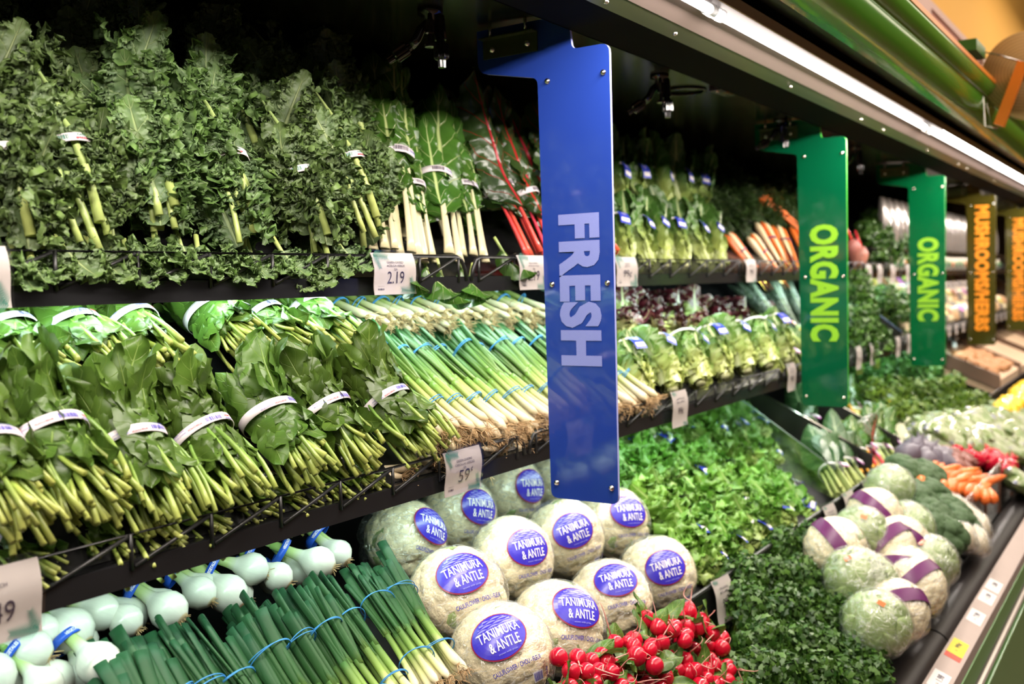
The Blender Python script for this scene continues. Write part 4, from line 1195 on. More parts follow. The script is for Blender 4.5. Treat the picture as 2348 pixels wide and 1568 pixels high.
# ---- bulb onions under the lower shelf
BON = Kind([bulb_onions(s, n=k, R0=.0225) for s, k in ((81, 2), (82, 3), (83, 2), (84, 2))], 'bunches of white bulb onions')
ons = [(x, 1385 - .272 * x + 108 + 10 * (k % 2), .36) for k, x in enumerate((110, 205, 300, 390, 475, 560, 640, 715, 785))] + [(35, 1545, 0), (120, 1560, 0), (215, 1545, 0)]
for i, (px, py, _) in enumerate(ons):
    b = ats(px, py, 1.1, -.405, .55, -.02); d = dirv(38, prng.uniform(-.55, .0))
    BON.put(i, frame(b, b + d, prng.uniform(-.4, .4), 1.0), 'bunch of white bulb onions with a blue band, %s' % ('upper row, %s from the left' % NTH[i] if i < 9 else 'lowest row, %s from the left' % NTH[i - 9]))

# ---- long dark green onions on the front deck
LEE = Kind([scallions(s, n=8, L=.36, wide=1.5, mat=LEEK, fat=1.2, spread=1.3, name='dark_green_onion_bunch', z2=.25, fan=1.1) for s in (91, 92, 93, 94)], 'bunches of long dark green onions')
lk = [((235, 1480), (520, 2010)), ((305, 1475), (600, 1960)), ((385, 1462), (680, 1900)), ((455, 1450), (750, 1860)), ((545, 1395), (800, 1790)), ((615, 1385), (860, 1740)), ((680, 1362), (905, 1690)), ((745, 1345), (950, 1640)), ((815, 1310), (1000, 1580)), ((862, 1285), (1045, 1560))]
for i, (tp, bp) in enumerate(lk):
    t_ = at(*tp, 1.06 - .002 * i); b = at(*bp, .835 + .006 * (i % 2))
    LEE.put(i, frame(b, t_, prng.uniform(-3, 3), (t_ - b).length / .36), 'long dark green onion bunch on the front deck, %s from the left' % NTH[i])

# ---- wrapped cauliflowers: centre, logo centre, depth, radius
CAU = [wrapped_cauliflower(s) for s in (101, 102, 103)]
cau = [((1150, 1500), (1142, 1452), .875, 'bottom front', .12), ((1280, 1440), (1330, 1385), .885, 'front row, beside the divider, logo turned right', -.25), ((1400, 1375), (1415, 1318), .895, 'front row above the radishes', -.05),
       ((1508, 1318), (1530, 1297), .905, 'front row, last before the lettuce', -.10), ((1050, 1365), (1062, 1305), 1.0, 'beside the dark onions, logo facing the shopper', .15),
       ((1175, 1280), (1220, 1248), 1.03, 'middle row, second', -.1), ((1295, 1235), (1318, 1212), 1.045, 'middle row, below the blue sign tip', 0), ((1408, 1200), (1447, 1168), 1.055, 'middle row, right of the blue sign tip', -.2),
       ((930, 1240), (1006, 1198), 1.165, 'back row, leftmost, brightly lit', -.3), ((1050, 1180), (1110, 1158), 1.20, 'back row behind the 59 cent tag', -.35), ((1165, 1125), (1227, 1112), 1.235, 'back row, half under the shelf', -.3),
       ((1270, 1095), (1330, 1080), 1.25, 'back row behind the blue sign', -.3), ((1010, 1258), (1040, 1228), 1.22, 'tucked behind in the shade', 0)]
CK = Kind(CAU, 'wrapped cauliflowers')
for i, (c, l, y, txt, rot) in enumerate(cau):
    C_ = at(*c, y)
    if i == 12: C_ = at(1015, 1255, 1.30)
    D_ = Vector(ray(*l)).normalized(); O = Vector((0, 0, EYE)) - C_
    bq = O.dot(D_); R_ = .084; disc = bq * bq - (O.dot(O) - R_ * R_)
    tt = -bq - math.sqrt(max(disc, 0)); H = (O + D_ * tt)
    Z = H.normalized(); 
    cx_ = Vector((RW[0][0], RW[1][0], RW[2][0])); upv = Vector((-RW[0][1], -RW[1][1], -RW[2][1]))
    a = .42 + rot
    X = cx_ * math.cos(a) + upv * math.sin(a); X = (X - Z * X.dot(Z)).normalized(); Y = Z.cross(X)
    M = Matrix.Identity(4)
    for r in range(3): M[r][0] = X[r]; M[r][1] = Y[r]; M[r][2] = Z[r]; M[r][3] = C_[r]
    CK.put(i, M @ Matrix.Scale([1.0, 1.03, .97][i % 3], 4), 'wrapped cauliflower with a blue oval logo, ' + txt)

# ================================================================ price tags
def palm(mb, ox, oz, a0, n, fn, L=.022, mat=0):
    for i in range(n):
        a = a0 + (i - n / 2) * .10
        k = i / n
        x0 = ox + math.cos(a0) * L * .9 * k; z0 = oz + math.sin(a0) * L * .9 * k
        for sgn in (-1, 1):
            b = a0 + sgn * .8; l = L * .45 * (1 - .5 * k)
            dx, dz = math.cos(b) * l, math.sin(b) * l; nx, nz = -math.sin(b) * .0006, math.cos(b) * .0006
            q = np.array([[x0 - nx, z0 - nz, 0], [x0 + dx, z0 + dz, 0], [x0 + nx, z0 + nz, 0]])
            mb.add(fn(q), [[0, 1, 2]], None, mat)
PLASTIC = NT('clear_tag_holder')
_t1 = PLASTIC.n('BsdfTransparent', Color=(.96, .97, .98)); _t2 = PLASTIC.n('BsdfGlossy', Color=(1, 1, 1), Roughness=.08)
PLASTIC = PLASTIC.finish(PLASTIC.n('MixShader', i0=.14, i1=_t1.outputs[0], i2=_t2.outputs[0]))
def price_tag(p, w_, h, price, lines, label, tilt=.12, side=0., yaw=0., detail=True, card=CREAM, group='price tags', cent=False, sub=None):
    """p: top middle of the tag"""
    M = Matrix.Translation(p) @ Matrix.Rotation(yaw, 4, 'Z') @ Matrix.Rotation(side, 4, 'Y') @ Matrix.Rotation(-tilt, 4, 'X')
    t = thing('price_tag', label, 'price tag', M=M, group=group)
    bow = lambda x, z: -.004 * math.sin(max(0, -z) / h * PI * 1.6)
    def fn0(P, off=0.):
        z = P[:, 1]; return np.stack([P[:, 0], -.004 * np.sin(np.maximum(0, -z) / h * PI * 1.6) - off, z], 1)
    zs = np.linspace(0, -h, 9); G = np.array([[[x, bow(x, z), z] for x in (-w_ / 2, w_ / 2)] for z in zs])
    m = MB(); m.grid(G); m.grid(G + np.array([0, .0012, 0])); m.build('card', card, t)
    m = MB(); G2 = G * np.array([1.05, 1, 1.04]) + np.array([0, -.0022, .0012]); m.grid(G2)
    m.box((0, .006, .003), (w_ * 1.05, .018, .002)); m.box((0, .004, -h * .06), (w_ * 1.05, .002, .010)); m.build('holder', PLASTIC, t, False)
    fn = lambda P: fn0(P, .0008)
    m = MB()
    if detail:
        put_text(m, price, h * .28, w_ * (.30 if cent else .40), fn, 0, .0, cx=-.0 * w_, cy=-h * .60)
        if cent: put_text(m, '¢', h * .15, None, fn, 0, 0, cx=w_ * .20, cy=-h * .50)
        for i, s in enumerate(lines):
            put_text(m, s, h * .055, w_ * .036 * len(s), fn, 1, .01, cx=0, cy=-h * (.24 + .085 * i))
        put_text(m, 'PRODUCT OF', h * .018, w_ * .14, fn, 1, .01, cx=-w_ * .34, cy=-h * .80)
        rg = np.random.default_rng(5); bars(m, -w_ * .41, -w_ * .27, h * .045, fn, rg, 0, -h * .87)
        palm(m, -w_ * .46, -h * .05, -.12, 14, fn, L=w_ * .36, mat=2); palm(m, -w_ * .45, -h * .06, -1.2, 10, fn, L=w_ * .26, mat=2)
        palm(m, w_ * .46, -h * .96, PI - .12, 14, fn, L=w_ * .36, mat=2); palm(m, w_ * .45, -h * .94, PI - 1.2, 10, fn, L=w_ * .26, mat=2)
    else:
        put_text(m, price, h * .24, w_ * .34, fn, 0, .0, cy=-h * .58)
        for i in range(2): put_text(m, lines[i % len(lines)] if lines else 'EA', h * .05, w_ * .5, fn, 1, .01, cy=-h * (.22 + .09 * i))
        palm(m, -w_ * .46, -h * .05, -.12, 8, fn, L=w_ * .3, mat=2); palm(m, w_ * .46, -h * .96, PI - .12, 8, fn, L=w_ * .3, mat=2)
    m.build('print', [INK, GREYINK, TEAL], t, False)
    return t
def top_tag(px, price, lines, label, py=None, w_=.108, detail=True, **k):
    p = at(px, py or 582, 1.106); p.z = EYE + .058
    price_tag(p, w_, .070, price, lines, label, .16, detail=detail, **k)
def mid_tag(px, py, price, lines, label, w_=.100, detail=True, h=.072, **k):
    p = at(px, py, .988); p.z = EYE - .270
    price_tag(p, w_, h, price, lines, label, .08, detail=detail, **k)
top_tag(898, '2.19', ['GREEN CHARD', 'ACELGA VERDE', 'EA'], 'price tag reading 2.19 for green chard on the upper fence')
top_tag(1216, '2.19', ['RED CHARD', 'ACELGA ROJA', 'EA'], 'price tag reading 2.19 below the red chard, just left of the blue sign', w_=.104)
top_tag(-98, '2.19', ['KALE'], 'price tag edge at the far left of the upper fence')
mid_tag(1058, 1035, '59', ['GREEN ONIONS', 'CEBOLLAS VERDES', 'EA'], 'price tag reading 59 cents for green onions on the lower fence', cent=True)
mid_tag(-22, 1280, '1.49', ['SPINACH'], 'shaded price tag at the left picture edge on the lower fence', w_=.098, h=.078)
top_tag(1432, '99¢', ['ROMAINE', 'LETTUCE'], 'price tag reading 99 cents just right of the blue sign on the upper fence', py=592)
# ================================================================ right half: upper shelf
def put2(K, i, bp, by_, tp, ty_, L0, label, spin=0., grp=None, sc=None):
    b = at(*bp, by_); t_ = at(*tp, ty_)
    return K.put(i, frame(b, t_, spin, sc or (t_ - b).length / L0), label, grp)
def put2u(K, i, bp, tp, L0, label):
    b = on_up(*bp, .045); t_ = on_up(*tp, .06); return K.put(i, frame(b, t_, prng.uniform(-.3, .3), max(.7, min(1.3, (t_ - b).length / L0))), label)
ROM = Kind([lettuce(s, ROM_D, nl=16, L=.27, Wd=.082, R=.030, frill=(.003, 3, .002, 8, .001, 15), outer=.06, prof=p_rom, curlf=(.003, .03), nv=17, name='romaine_heart', cat='lettuce', tz=.155, tagr=.038) for s in (201, 202, 203)], 'tagged romaine heads on the upper shelf')
for i, (bx, tx_) in enumerate([(1395, 1330), (1440, 1378), (1485, 1420), (1530, 1462), (1572, 1505), (1614, 1548), (1655, 1592)]):
    put2(ROM, i, (bx, 612), 1.165, (tx_, 400 + .15 * (bx - 1395)), 1.31, .27, 'romaine head, front row of the upper shelf, %s from the left' % NTH[i], [.1, -.2, .2][i % 3], sc=.98)
for i, (bx, tx_) in enumerate([(1420, 1392), (1470, 1432), (1522, 1482), (1568, 1530), (1600, 1600)]):
    put2(ROM, i + 1, (bx, 500), 1.32, (tx_, 262), 1.40, .27, 'romaine head, back row of the upper shelf, %s from the left' % NTH[i], [.1, -.2, .3][i % 3], sc=1.0)
# carrots
CAR = [ramped('orange_carrot', [(0, srgb(226, 104, 24)), (1, srgb(238, 120, 34))], noise=.1, hue=.01, streak=.06), ramped('yellow_carrot', [(0, srgb(236, 180, 60)), (1, srgb(240, 196, 80))], noise=.08, streak=.1),
       ramped('white_carrot', [(0, srgb(228, 208, 160)), (1, srgb(232, 216, 176))], noise=.08, streak=.1), ramped('purple_carrot', [(0, srgb(150, 60, 60)), (1, srgb(110, 36, 60))], noise=.2)]
FERN = plain('carrot_tops', srgb(52, 78, 30), .5, noise=.4, nscale=30.)
def fern(mb, rng, base, d, L, n=26, r=.0009):
    d = np.array(d) / np.linalg.norm(d)
    k = np.linspace(0, 1, 8)[:, None]; P = np.array(base) + d * L * k + np.sin(2 * k) * rng.normal(0, .01, (1, 3))
    mb.tube(P, np.linspace(.0018, .0006, 8), 5, 0, cap=False)
    for i in range(n):
        t_ = .25 + .75 * i / n; p = np.array(base) + d * L * t_
        o = rng.normal(0, 1, 3); o -= d * o.dot(d) * .5; o /= np.linalg.norm(o); l = .030 * (1.15 - t_ * .6)
        a = np.cross(d, o) * .0035
        for q in range(4):
            c = p + o * l * (q + .6) / 4
            V = np.array([c - a * 1.6, c + o * l * .22, c + a * 1.6, c - o * l * .18]); V += rng.normal(0, .0012, V.shape)
            mb.add(V, [[0, 1, 2, 3]])
def carrots(seed, cols, n=7, L=.19):
    def f(M, label, group):
        rng = np.random.default_rng(seed); t = thing('carrot_bunch', label, 'carrots', M=M, group=group)
        for i in range(n):
            u = (i - (n - 1) / 2) / ((n - 1) / 2); m = MB(); l = L * rng.uniform(.85, 1.1)
            k = np.linspace(0, 1, 12); y = -.012 * (1 - u * u) + .012 * (i % 2)
            P = np.stack([u * (.034 - .012 * k) + rng.normal(0, .003) * np.sin(3 * k), y + 0 * k, .19 - l * k], 1)
            m.tube(P, np.interp(k, [0, .04, .15, .7, .95, 1], [.004, .0095, .0115, .0068, .0018, .0008]) * rng.uniform(.85, 1.15), 10)
            m.tube([P[-1], P[-1] + np.array([rng.normal(0, .01), 0, -.035])], [.0008, .0002], 4)
            m.build('carrot', CAR[cols[i % len(cols)]], t)
        m = MB()
        for i in range(26): fern(m, rng, (rng.normal(0, .018), rng.normal(0, .01), .185), (rng.normal(0, .22), rng.normal(0, .12), 1), rng.uniform(.14, .24), 26)
        m.build('carrot_tops', FERN, t)
        m = MB(); strap(m, .036, .024, .115, .006, 0, tilt=.1); m.build('band', PURPLE, t)
        return t
    return f
CRK = Kind([carrots(301, [0, 1, 2, 3, 0]), carrots(302, [2, 1, 0, 1]), carrots(303, [0]), carrots(304, [0])], 'bunches of carrots')
for i, (bp, tp, v, txt) in enumerate([((1745, 640), (1612, 465), 0, 'rainbow one, leftmost beside the romaine'), ((1790, 640), (1655, 455), 1, 'pale yellow and white one'), ((1800, 610), (1700, 440), 1, 'yellow and orange one in the middle'),
                                  ((1822, 610), (1745, 440), 0, 'rainbow one with yellow carrots'), ((1862, 605), (1790, 455), 2, 'plain orange one'), ((1905, 600), (1835, 465), 3, 'plain orange one, just left of the green sign'), ((1830, 520), (1700, 420), 2, 'orange one lying at the back')]):
    b = at(*bp, 1.15 + .05 * (i == 6)); t_ = at(*tp, 1.33 + .05 * (i == 6))
    CRK.put(v, frame(b, t_, 0, .98), 'bunch of carrots on the upper shelf, ' + txt)
# feathery greens behind, over the carrots
LEAFY = plain('parsley_leaflets', srgb(56, 92, 34), .42, noise=.4, nscale=24.)
def leafletmat(name, a, b, rough=.42):
    t = NT(name); g = t.n('NewGeometry'); c = t.mix(g.outputs['Random Per Island'], a, b)
    c = t.mix(t.math('MULTIPLY', t.noise(18.), .5), c, tuple(x * .5 for x in a))
    p = t.n('BsdfPrincipled', Base_Color=c, Roughness=rough); tr = t.n('BsdfTranslucent', Color=c)
    return t.finish(t.n('MixShader', i0=.12, i1=p.outputs[0], i2=tr.outputs[0]))
PARS = leafletmat('parsley_leaf', srgb(36, 74, 22), srgb(96, 138, 50))
CILA = leafletmat('cilantro_leaf', srgb(60, 120, 50), srgb(120, 176, 84))
def leaflet(mb, rng, p, nrm, size):
    n = nrm / np.linalg.norm(nrm); a = np.cross(n, rng.normal(0, 1, 3)); a /= np.linalg.norm(a); b = np.cross(n, a)
    pts = []
    for th, r in ((-.35, .30), (.0, .85), (.45, .66), (.95, .95), (1.35, .66), (1.75, .95), (2.2, .66), (2.75, .85), (3.2, .3)):
        q = th - 1.4
        pts.append(p + size * r * (math.cos(q) * a + math.sin(q) * b) + n * size * .25 * (r - .6) * rng.uniform(-1, 1))
    c = p + n * size * .12
    mb.add(np.array([c] + pts), [[0, i, i + 1] for i in range(1, 9)], None, 0)
def herb(seed, mat, n=620, R=.062, H=.17, size=.011, name='parsley_bunch', cat='parsley', stems=True):
    def f(M, label, group):
        rng = np.random.default_rng(seed); m = MB(); s_ = MB()
        for i in range(n):
            d_ = rng.normal(0, 1, 3); d_[2] = abs(d_[2]) * 1.1; d_ /= np.linalg.norm(d_)
            rr = R * rng.uniform(.62, 1.0) ** .5
            p = np.array([d_[0] * rr, d_[1] * rr * .8, H * .55 + d_[2] * rr * 1.3 - rng.uniform(0, .04)])
            leaflet(m, rng, p, d_ + rng.normal(0, .55, 3), size * rng.uniform(.6, 1.25))
        for i in range(24):
            a = rng.uniform(0, 6.28); r = rng.uniform(0, 1)
            s_.tube([(.014 * r * math.cos(a), .012 * r * math.sin(a), 0), (.016 * r * math.cos(a), .014 * r * math.sin(a), .05), (.05 * r * math.cos(a), .04 * r * math.sin(a), H * .75)], .0013, 5)
        return mk(name, label, cat, M, [('stems', s_, SPIN_S), ('leaves', m, mat)], group)
    return f
PAR = Kind([herb(s, PARS) for s in (401, 402, 403)], 'parsley bunches')
# ---- parsley heap on the lower deck
def on_up(px, py, n=0.): return ats(px, py, .80, -.715, .42, n)
def on_low(px, py, n=0.): return ats(px, py, .78, -.66, .607, n)
k = 0
pl = [(1700, 1330), (1790, 1262), (1850, 1250), (1890, 1290), (1760, 1330), (1830, 1330), (1895, 1365), (1715, 1400), (1790, 1405), (1860, 1420), (1930, 1430), (1745, 1480), (1820, 1490), (1890, 1500), (1955, 1505), (1720, 1555), (1790, 1565), (1860, 1570), (1930, 1575), (1990, 1560), (1690, 1640), (1780, 1650), (1880, 1650), (1975, 1650)]
for i, (px, py) in enumerate(pl):
    c = on_low(px, py, .0); d = Vector((prng.uniform(-.3, .3), -.45, .9)).normalized()
    PAR.put(i, Matrix.Translation(c - d * .10) @ d.to_track_quat('Z', 'Y').to_matrix().to_4x4() @ Matrix.Rotation(prng.uniform(0, 6), 4, 'Z'), 'bunch of dark green parsley in the heap right of the radishes', 'parsley bunches heaped on the lower deck')
# ---- radishes: bunches whose radishes are parts
RAD = ramped('radish_skin', [(0, srgb(200, 16, 48)), (.9, srgb(190, 12, 44)), (1, srgb(150, 160, 70))], rough=.22, noise=.12, bump=.05, isl=.25, spec=.6, hue=.0)
RADL = leafmat('radish_leaf', srgb(58, 96, 34), srgb(110, 146, 60), srgb(176, 196, 110), nscale=40)
RTAIL = plain('radish_tail', srgb(214, 150, 140), .5)
def radishes(seed, n=8):
    def f(M, label, group):
        rng = np.random.default_rng(seed); t = thing('radish_bunch', label, 'radishes', M=M, group=group)
        for i in range(n):
            a = 2.4 * i; r = .046 * math.sqrt((i + .3) / n); R = .0152 * rng.uniform(.85, 1.12)
            c = np.array([r * math.cos(a), r * math.sin(a), -.25 * r + rng.uniform(-.006, .006)])
            d_ = np.array([rng.normal(0, .6), rng.normal(-.3, .5), rng.normal(.5, .5)]); d_ /= np.linalg.norm(d_)
            A = np.array(frame(tuple(c), tuple(c - d_)))
            q = MB().lathe([(R * x, R * z) for x, z in ((.02, -1.15), (.16, -1.06), (.5, -.88), (.85, -.5), (1, 0), (.9, .45), (.6, .8), (.25, .94), (.02, .96))], 18)
            m = MB().merge(q, A); rd = m.build('radish', RAD, t)
            kk = np.linspace(0, 1, 8)[:, None]; tl = c + d_ * R * 1.1 + kk * d_ * rng.uniform(.02, .045) + np.sin(kk * 2.5) * rng.normal(0, .012, (1, 3))
            MB().tube(tl, np.linspace(.0014, .0003, 8), 5).build('tail', RTAIL, rd)
        m = MB()
        for i in range(9):
            a = rng.uniform(0, 6.28)
            leaf(m, TR(.03 * math.cos(a), .03 * math.sin(a), -.03) @ RZ(rng.uniform(0, 6.28)) @ RX(rng.uniform(.1, 1.0)), rng.uniform(.05, .075), .038, p_round, 12, 9, bend=.6, cup=.3, rng=rng, wav=.005)
        m.build('leaves', RADL, t); return t
    return f
RDK = Kind([radishes(s) for s in (411, 412, 413)], 'bunches of red radishes')
rp = [(1335, 1545), (1400, 1525), (1465, 1480), (1540, 1440), (1600, 1415), (1420, 1580), (1480, 1545), (1550, 1505), (1620, 1470), (1660, 1535), (1540, 1575), (1605, 1545), (1470, 1610), (1360, 1600), (1660, 1600), (1570, 1625)]
for i, (px, py) in enumerate(rp):
    c = on_low(px, py, .012 if i % 2 else .0); c = at(px, py, min(c.y, .735))
    RDK.put(i, Matrix.Translation(c) @ Matrix.Rotation(.55, 4, 'X') @ Matrix.Rotation(1.3 * i, 4, 'Z') @ Matrix.Rotation(prng.uniform(-.4, .4), 4, 'X'), 'bunch of red radishes with thin tails beside the parsley, %s from the left' % NTH[[0, 2, 5, 8, 12, 3, 6, 9, 13, 15, 10, 11, 4, 1, 14, 7][i]])

# ---- lower shelf, right of the sign: red leaf lettuce behind, tagged romaine in front, kale, greens
RLF = Kind([lettuce(s, REDL_L, nl=16, L=.25, Wd=.12, R=.036, frill=(.010, 4, .006, 10, .003, 22), outer=.16, prof=p_rom, curlf=(.006, .022), name='red_leaf_lettuce_head', tz=.13, tagr=.045, tag_=False, nv=19, nu=50) for s in (501, 502, 503)], 'red leaf lettuces on the lower shelf')
ROL = Kind([lettuce(s, ROM_L, nl=16, L=.19, Wd=.095, R=.036, frill=(.003, 4, .003, 9, .001, 15), outer=.08, prof=p_rom, curlf=(.004, .03), nv=19, name='romaine_lettuce_head', tz=.155, tagr=.050) for s in (511, 512, 513)], 'tagged romaine heads on the lower shelf')
for i, bx in enumerate((1395, 1450, 1505, 1560, 1612, 1662, 1708)):
    put2(RLF, i, (bx + 40, 800), 1.17, (bx - 5, 668 + .05 * (bx - 1395)), 1.30, .25, 'red leaf lettuce with dark red frilly tops, %s from the left' % NTH[i], .3 * (i % 3 - 1), sc=.95)
for i, bx in enumerate((1480, 1545, 1608, 1665, 1715, 1765, 1808)):
    by_ = 925 - .26 * (bx - 1440)
    put2(ROL, i, (bx, by_), 1.02, (bx - 75, by_ - 165), 1.17, .21, 'pale lettuce head, front row of the lower shelf, %s from the left' % NTH[i], .3 * (i % 3 - 1), sc=1.0)
# lacinato kale
def lacinato(seed):
    def f(M, label, group):
        rng = np.random.default_rng(seed); m = MB(); s_ = MB(); t = thing('lacinato_kale_bunch', label, 'kale', M=M, group=group)
        for i in range(10):
            ang = 2.4 * i; r = .022
            leaf(m, TR(math.sin(ang) * r, -math.cos(ang) * r * .8, .07 + rng.uniform(0, .02)) @ RZ(ang) @ RX(rng.uniform(-.02, .06)), rng.uniform(.24, .30), .06, p_long, 60, 15, bend=rng.normal(.15, .1), cup=-.7, rng=rng, curl=(.0016, .012))
            s_.tube([(math.sin(ang) * r * .8, -math.cos(ang) * r * .7, 0), (math.sin(ang) * r * .9, -math.cos(ang) * r * .8, .12)], .004, 7)
        m.build('leaves', LACI_L, t); s_.build('stems', KALE_S, t)
        b = MB(); strap(b, .033, .030, .10, .006, 0, tilt=.2); b.build('tie', plain('yellow_tie', srgb(220, 190, 40), .4), t)
        add_tag(t, rng, .105, .034, .031, plain('orange_paper_tag', srgb(226, 160, 110), .5), .02, .03, tie=False)
        return t
    return f
LAK = Kind([lacinato(521), lacinato(522)], 'lacinato kale bunches')
for i, (bp, tp, txt) in enumerate([((1835, 800), (1715, 665), 'leftmost, bluish at the tips'), ((1862, 812), (1760, 660), 'second'), ((1880, 790), (1800, 665), 'third'), ((1905, 790), (1835, 670), 'last, by the green sign')]):
    put2(LAK, i, bp, 1.05 + .01 * i, tp, 1.24, .33, 'dark lacinato kale bunch with a yellow tie, ' + txt, sc=.95)
# greens with purple tags
def greens(seed, lm, sm, name, cat, n=12, L=.2, tagm=None, Wd=.035, tz=.09, prof=p_long):
    def f(M, label, group):
        rng = np.random.default_rng(seed); t = thing(name, label, cat, M=M, group=group); m = MB(); s_ = MB()
        for i in range(n):
            ang = 2.4 * i; r = .024 * math.sqrt((i + .5) / n); e = (math.sin(ang) * r * 1.1, -math.cos(ang) * r * .9)
            s_.tube([(e[0] * 1.2, e[1] * 1.2, 0), (e[0], e[1], L * .4), (e[0] * 1.6, e[1] * 1.4, L * .7)], rng.uniform(.003, .005), 7)
            leaf(m, TR(e[0], e[1], L * .38) @ RZ(ang) @ RX(rng.uniform(0, .2)), L * rng.uniform(.5, .7), Wd * rng.uniform(.8, 1.2), prof, 20, 9, bend=rng.normal(.2, .3), cup=-.4, rng=rng, wav=.004)
        s_.build('stems', sm, t); m.build('leaves', lm, t)
        add_tag(t, rng, tz, .030, .028, tagm or PURPTAG, .022, .036)
        return t
    return f
GRK = Kind([greens(531, ROM_D, SPIN_S, 'broccolini_bunch', 'greens', 14), greens(532, ROM_D, SPIN_S, 'broccolini_bunch', 'greens', 12)], 'small bunches with purple tags')
for i, (bp, tp) in enumerate([((1792, 862), (1740, 745)), ((1822, 850), (1775, 735)), ((1850, 838), (1808, 730))]):
    put2(GRK, i, bp, 1.03, tp, 1.15, .2, 'small purple-tagged bunch at the lower shelf\'s end, %s from the left' % NTH[i], sc=.95)

# ---- green leaf lettuce pile on the upper deck
GLL = Kind([lettuce(s, GRNL_L, nl=18, L=.20, Wd=.12, R=.040, frill=(.010, 4, .007, 9, .004, 20), outer=.28, curlf=(.007, .022), prof=p_rom, name='green_leaf_lettuce_head', tz=.085, tagr=.045, bendr=(.35, .3), nv=31, nu=60) for s in (541, 542, 543, 544)], 'green leaf lettuces piled on the upper deck')
gl = [((1640, 1330), .86), ((1690, 1290), .87), ((1745, 1255), .88), ((1800, 1215), .88), ((1850, 1190), .89), ((1600, 1265), .93), ((1560, 1205), .98), ((1645, 1215), .97), ((1700, 1190), .97), ((1755, 1165), .98), ((1805, 1150), .98),
      ((1490, 1150), 1.06), ((1550, 1120), 1.08), ((1610, 1120), 1.08), ((1670, 1110), 1.08), ((1725, 1085), 1.08), ((1775, 1075), 1.09), ((1470, 1050), 1.17), ((1530, 1040), 1.18), ((1590, 1030), 1.18), ((1650, 1020), 1.18), ((1700, 1005), 1.18), ((1745, 1000), 1.18), ((1520, 1190), 1.03)]
for i, ((px, py), y) in enumerate(gl):
    b = at(px, py, y); d = dirv(38, prng.uniform(-.4, -.1))
    row_ = 'front' if i < 5 else 'second' if i < 11 else 'third' if i < 17 else 'back'
    kx = [0, 1, 2, 3, 4, 1, 0, 2, 3, 4, 5, 0, 2, 3, 4, 5, 6, 0, 1, 2, 3, 4, 5, 1][i]
    if i == 23: row_ = 'third'
    GLL.put(i, frame(b - d * .03, b + d, prng.uniform(-.5, .5), 1.0), 'green leaf lettuce, %s row of the pile, %s from the left' % (row_, NTH[kx]))

# clear divider beside it
m = thing('clear_divider', 'clear plastic divider between the leaf lettuce and the purple-tagged greens', 'divider', (2.97, .9, EYE - .6))
q = MB().prism([(-.06, -.06), (.42, .13), (.42, .30), (.22, .22), (-.06, .03)], 'x', -.0015, .0015); q.build('panel', PLASTIC, m, False)
q = MB().tube([(0, -.06, .03), (0, .22, .22), (0, .42, .30)], .002, 6); q.build('rim', plain('rim_clear', srgb(120, 140, 130), .2), m)
for xx, lab in ((3.36, 'first black divider beside the bright chard'), (3.75, 'second black divider, before the celery bags')):
    t = thing('black_divider', lab, 'divider', (xx, .9, EYE - .6)); MB().prism([(-.07, -.06), (.42, .13), (.42, .26), (.2, .15), (-.07, .01)], 'x', -.003, .003).build('panel', BLACKPL, t, False)
    MB().tube([(0, -.07, .01), (0, .2, .15), (0, .42, .26)], .003, 6).build('rim', STEEL, t)

# ---- upper deck beyond: purple tagged bunches, rainbow chard, celery, cilantro heap
COL = COL
GR2 = Kind([greens(551, COLL_L, KALE_S, 'collard_bunch', 'collard greens', 10, L=.30, Wd=.10, tz=.12), greens(552, COLL_L, KALE_S, 'collard_bunch', 'collard greens', 9, L=.30, Wd=.09, tz=.12)], 'collard bunches with purple tags')
for i, (bp, by_, tp, ty_, v, txt) in enumerate([((1935, 1135), .90, (1850, 990), 1.12, 0, 'front left one'), ((1968, 1120), .90, (1885, 985), 1.12, 1, 'front right one, by the black divider'), ((1870, 1010), 1.08, (1800, 880), 1.28, 1, 'upper one under the shelf'), ((1850, 960), 1.14, (1790, 870), 1.3, 0, 'rear one, pale under the lamp')]):
    put2u(GR2, v, bp, tp, .3, 'collard greens bunch with a purple tag, ' + txt)
YCH = ramped('yellow_chard_stalk', [(0, srgb(236, 170, 20)), (1, srgb(240, 190, 50))], rough=.25, streak=.1)
GR3 = Kind([greens(561, CHARD_L, YCH, 'rainbow_chard_bunch', 'rainbow chard', 9, L=.30, Wd=.09, tz=.11), greens(562, RCH_L, RCH_S, 'rainbow_chard_bunch', 'rainbow chard', 9, L=.30, Wd=.09, tz=.11), greens(563, CHARD_L, KALE_S, 'turnip_greens_bunch', 'greens', 9, L=.30, Wd=.09, tz=.11)], 'rainbow chard and greens with purple tags')
for i, (bp, by_, tp, ty_, v, txt) in enumerate([((2002, 1090), .90, (1915, 960), 1.12, 0, 'rainbow chard bunch with yellow stalks and a purple tag, front one'), ((2010, 1082), .93, (1935, 950), 1.14, 1, 'rainbow chard bunch with red stalks and a purple tag, beside the yellow one'), ((2030, 1075), .90, (1960, 945), 1.12, 2, 'turnip greens bunch with a purple tag and pale stalks, front one'),
                                             ((2050, 1060), .90, (1985, 935), 1.12, 2, 'turnip greens bunch with a purple tag, right beside the celery bags'), ((1955, 960), 1.10, (1880, 850), 1.3, 0, 'rainbow chard bunch with a yellow stalk high under the shelf'), ((1985, 985), 1.06, (1905, 880), 1.28, 2, 'turnip greens bunch higher up the deck, dark leaves only'), ((1950, 1010), 1.02, (1880, 900), 1.25, 2, 'turnip greens bunch behind the yellow chard')]):
    put2u(GR3, v, bp, tp, .3, txt)
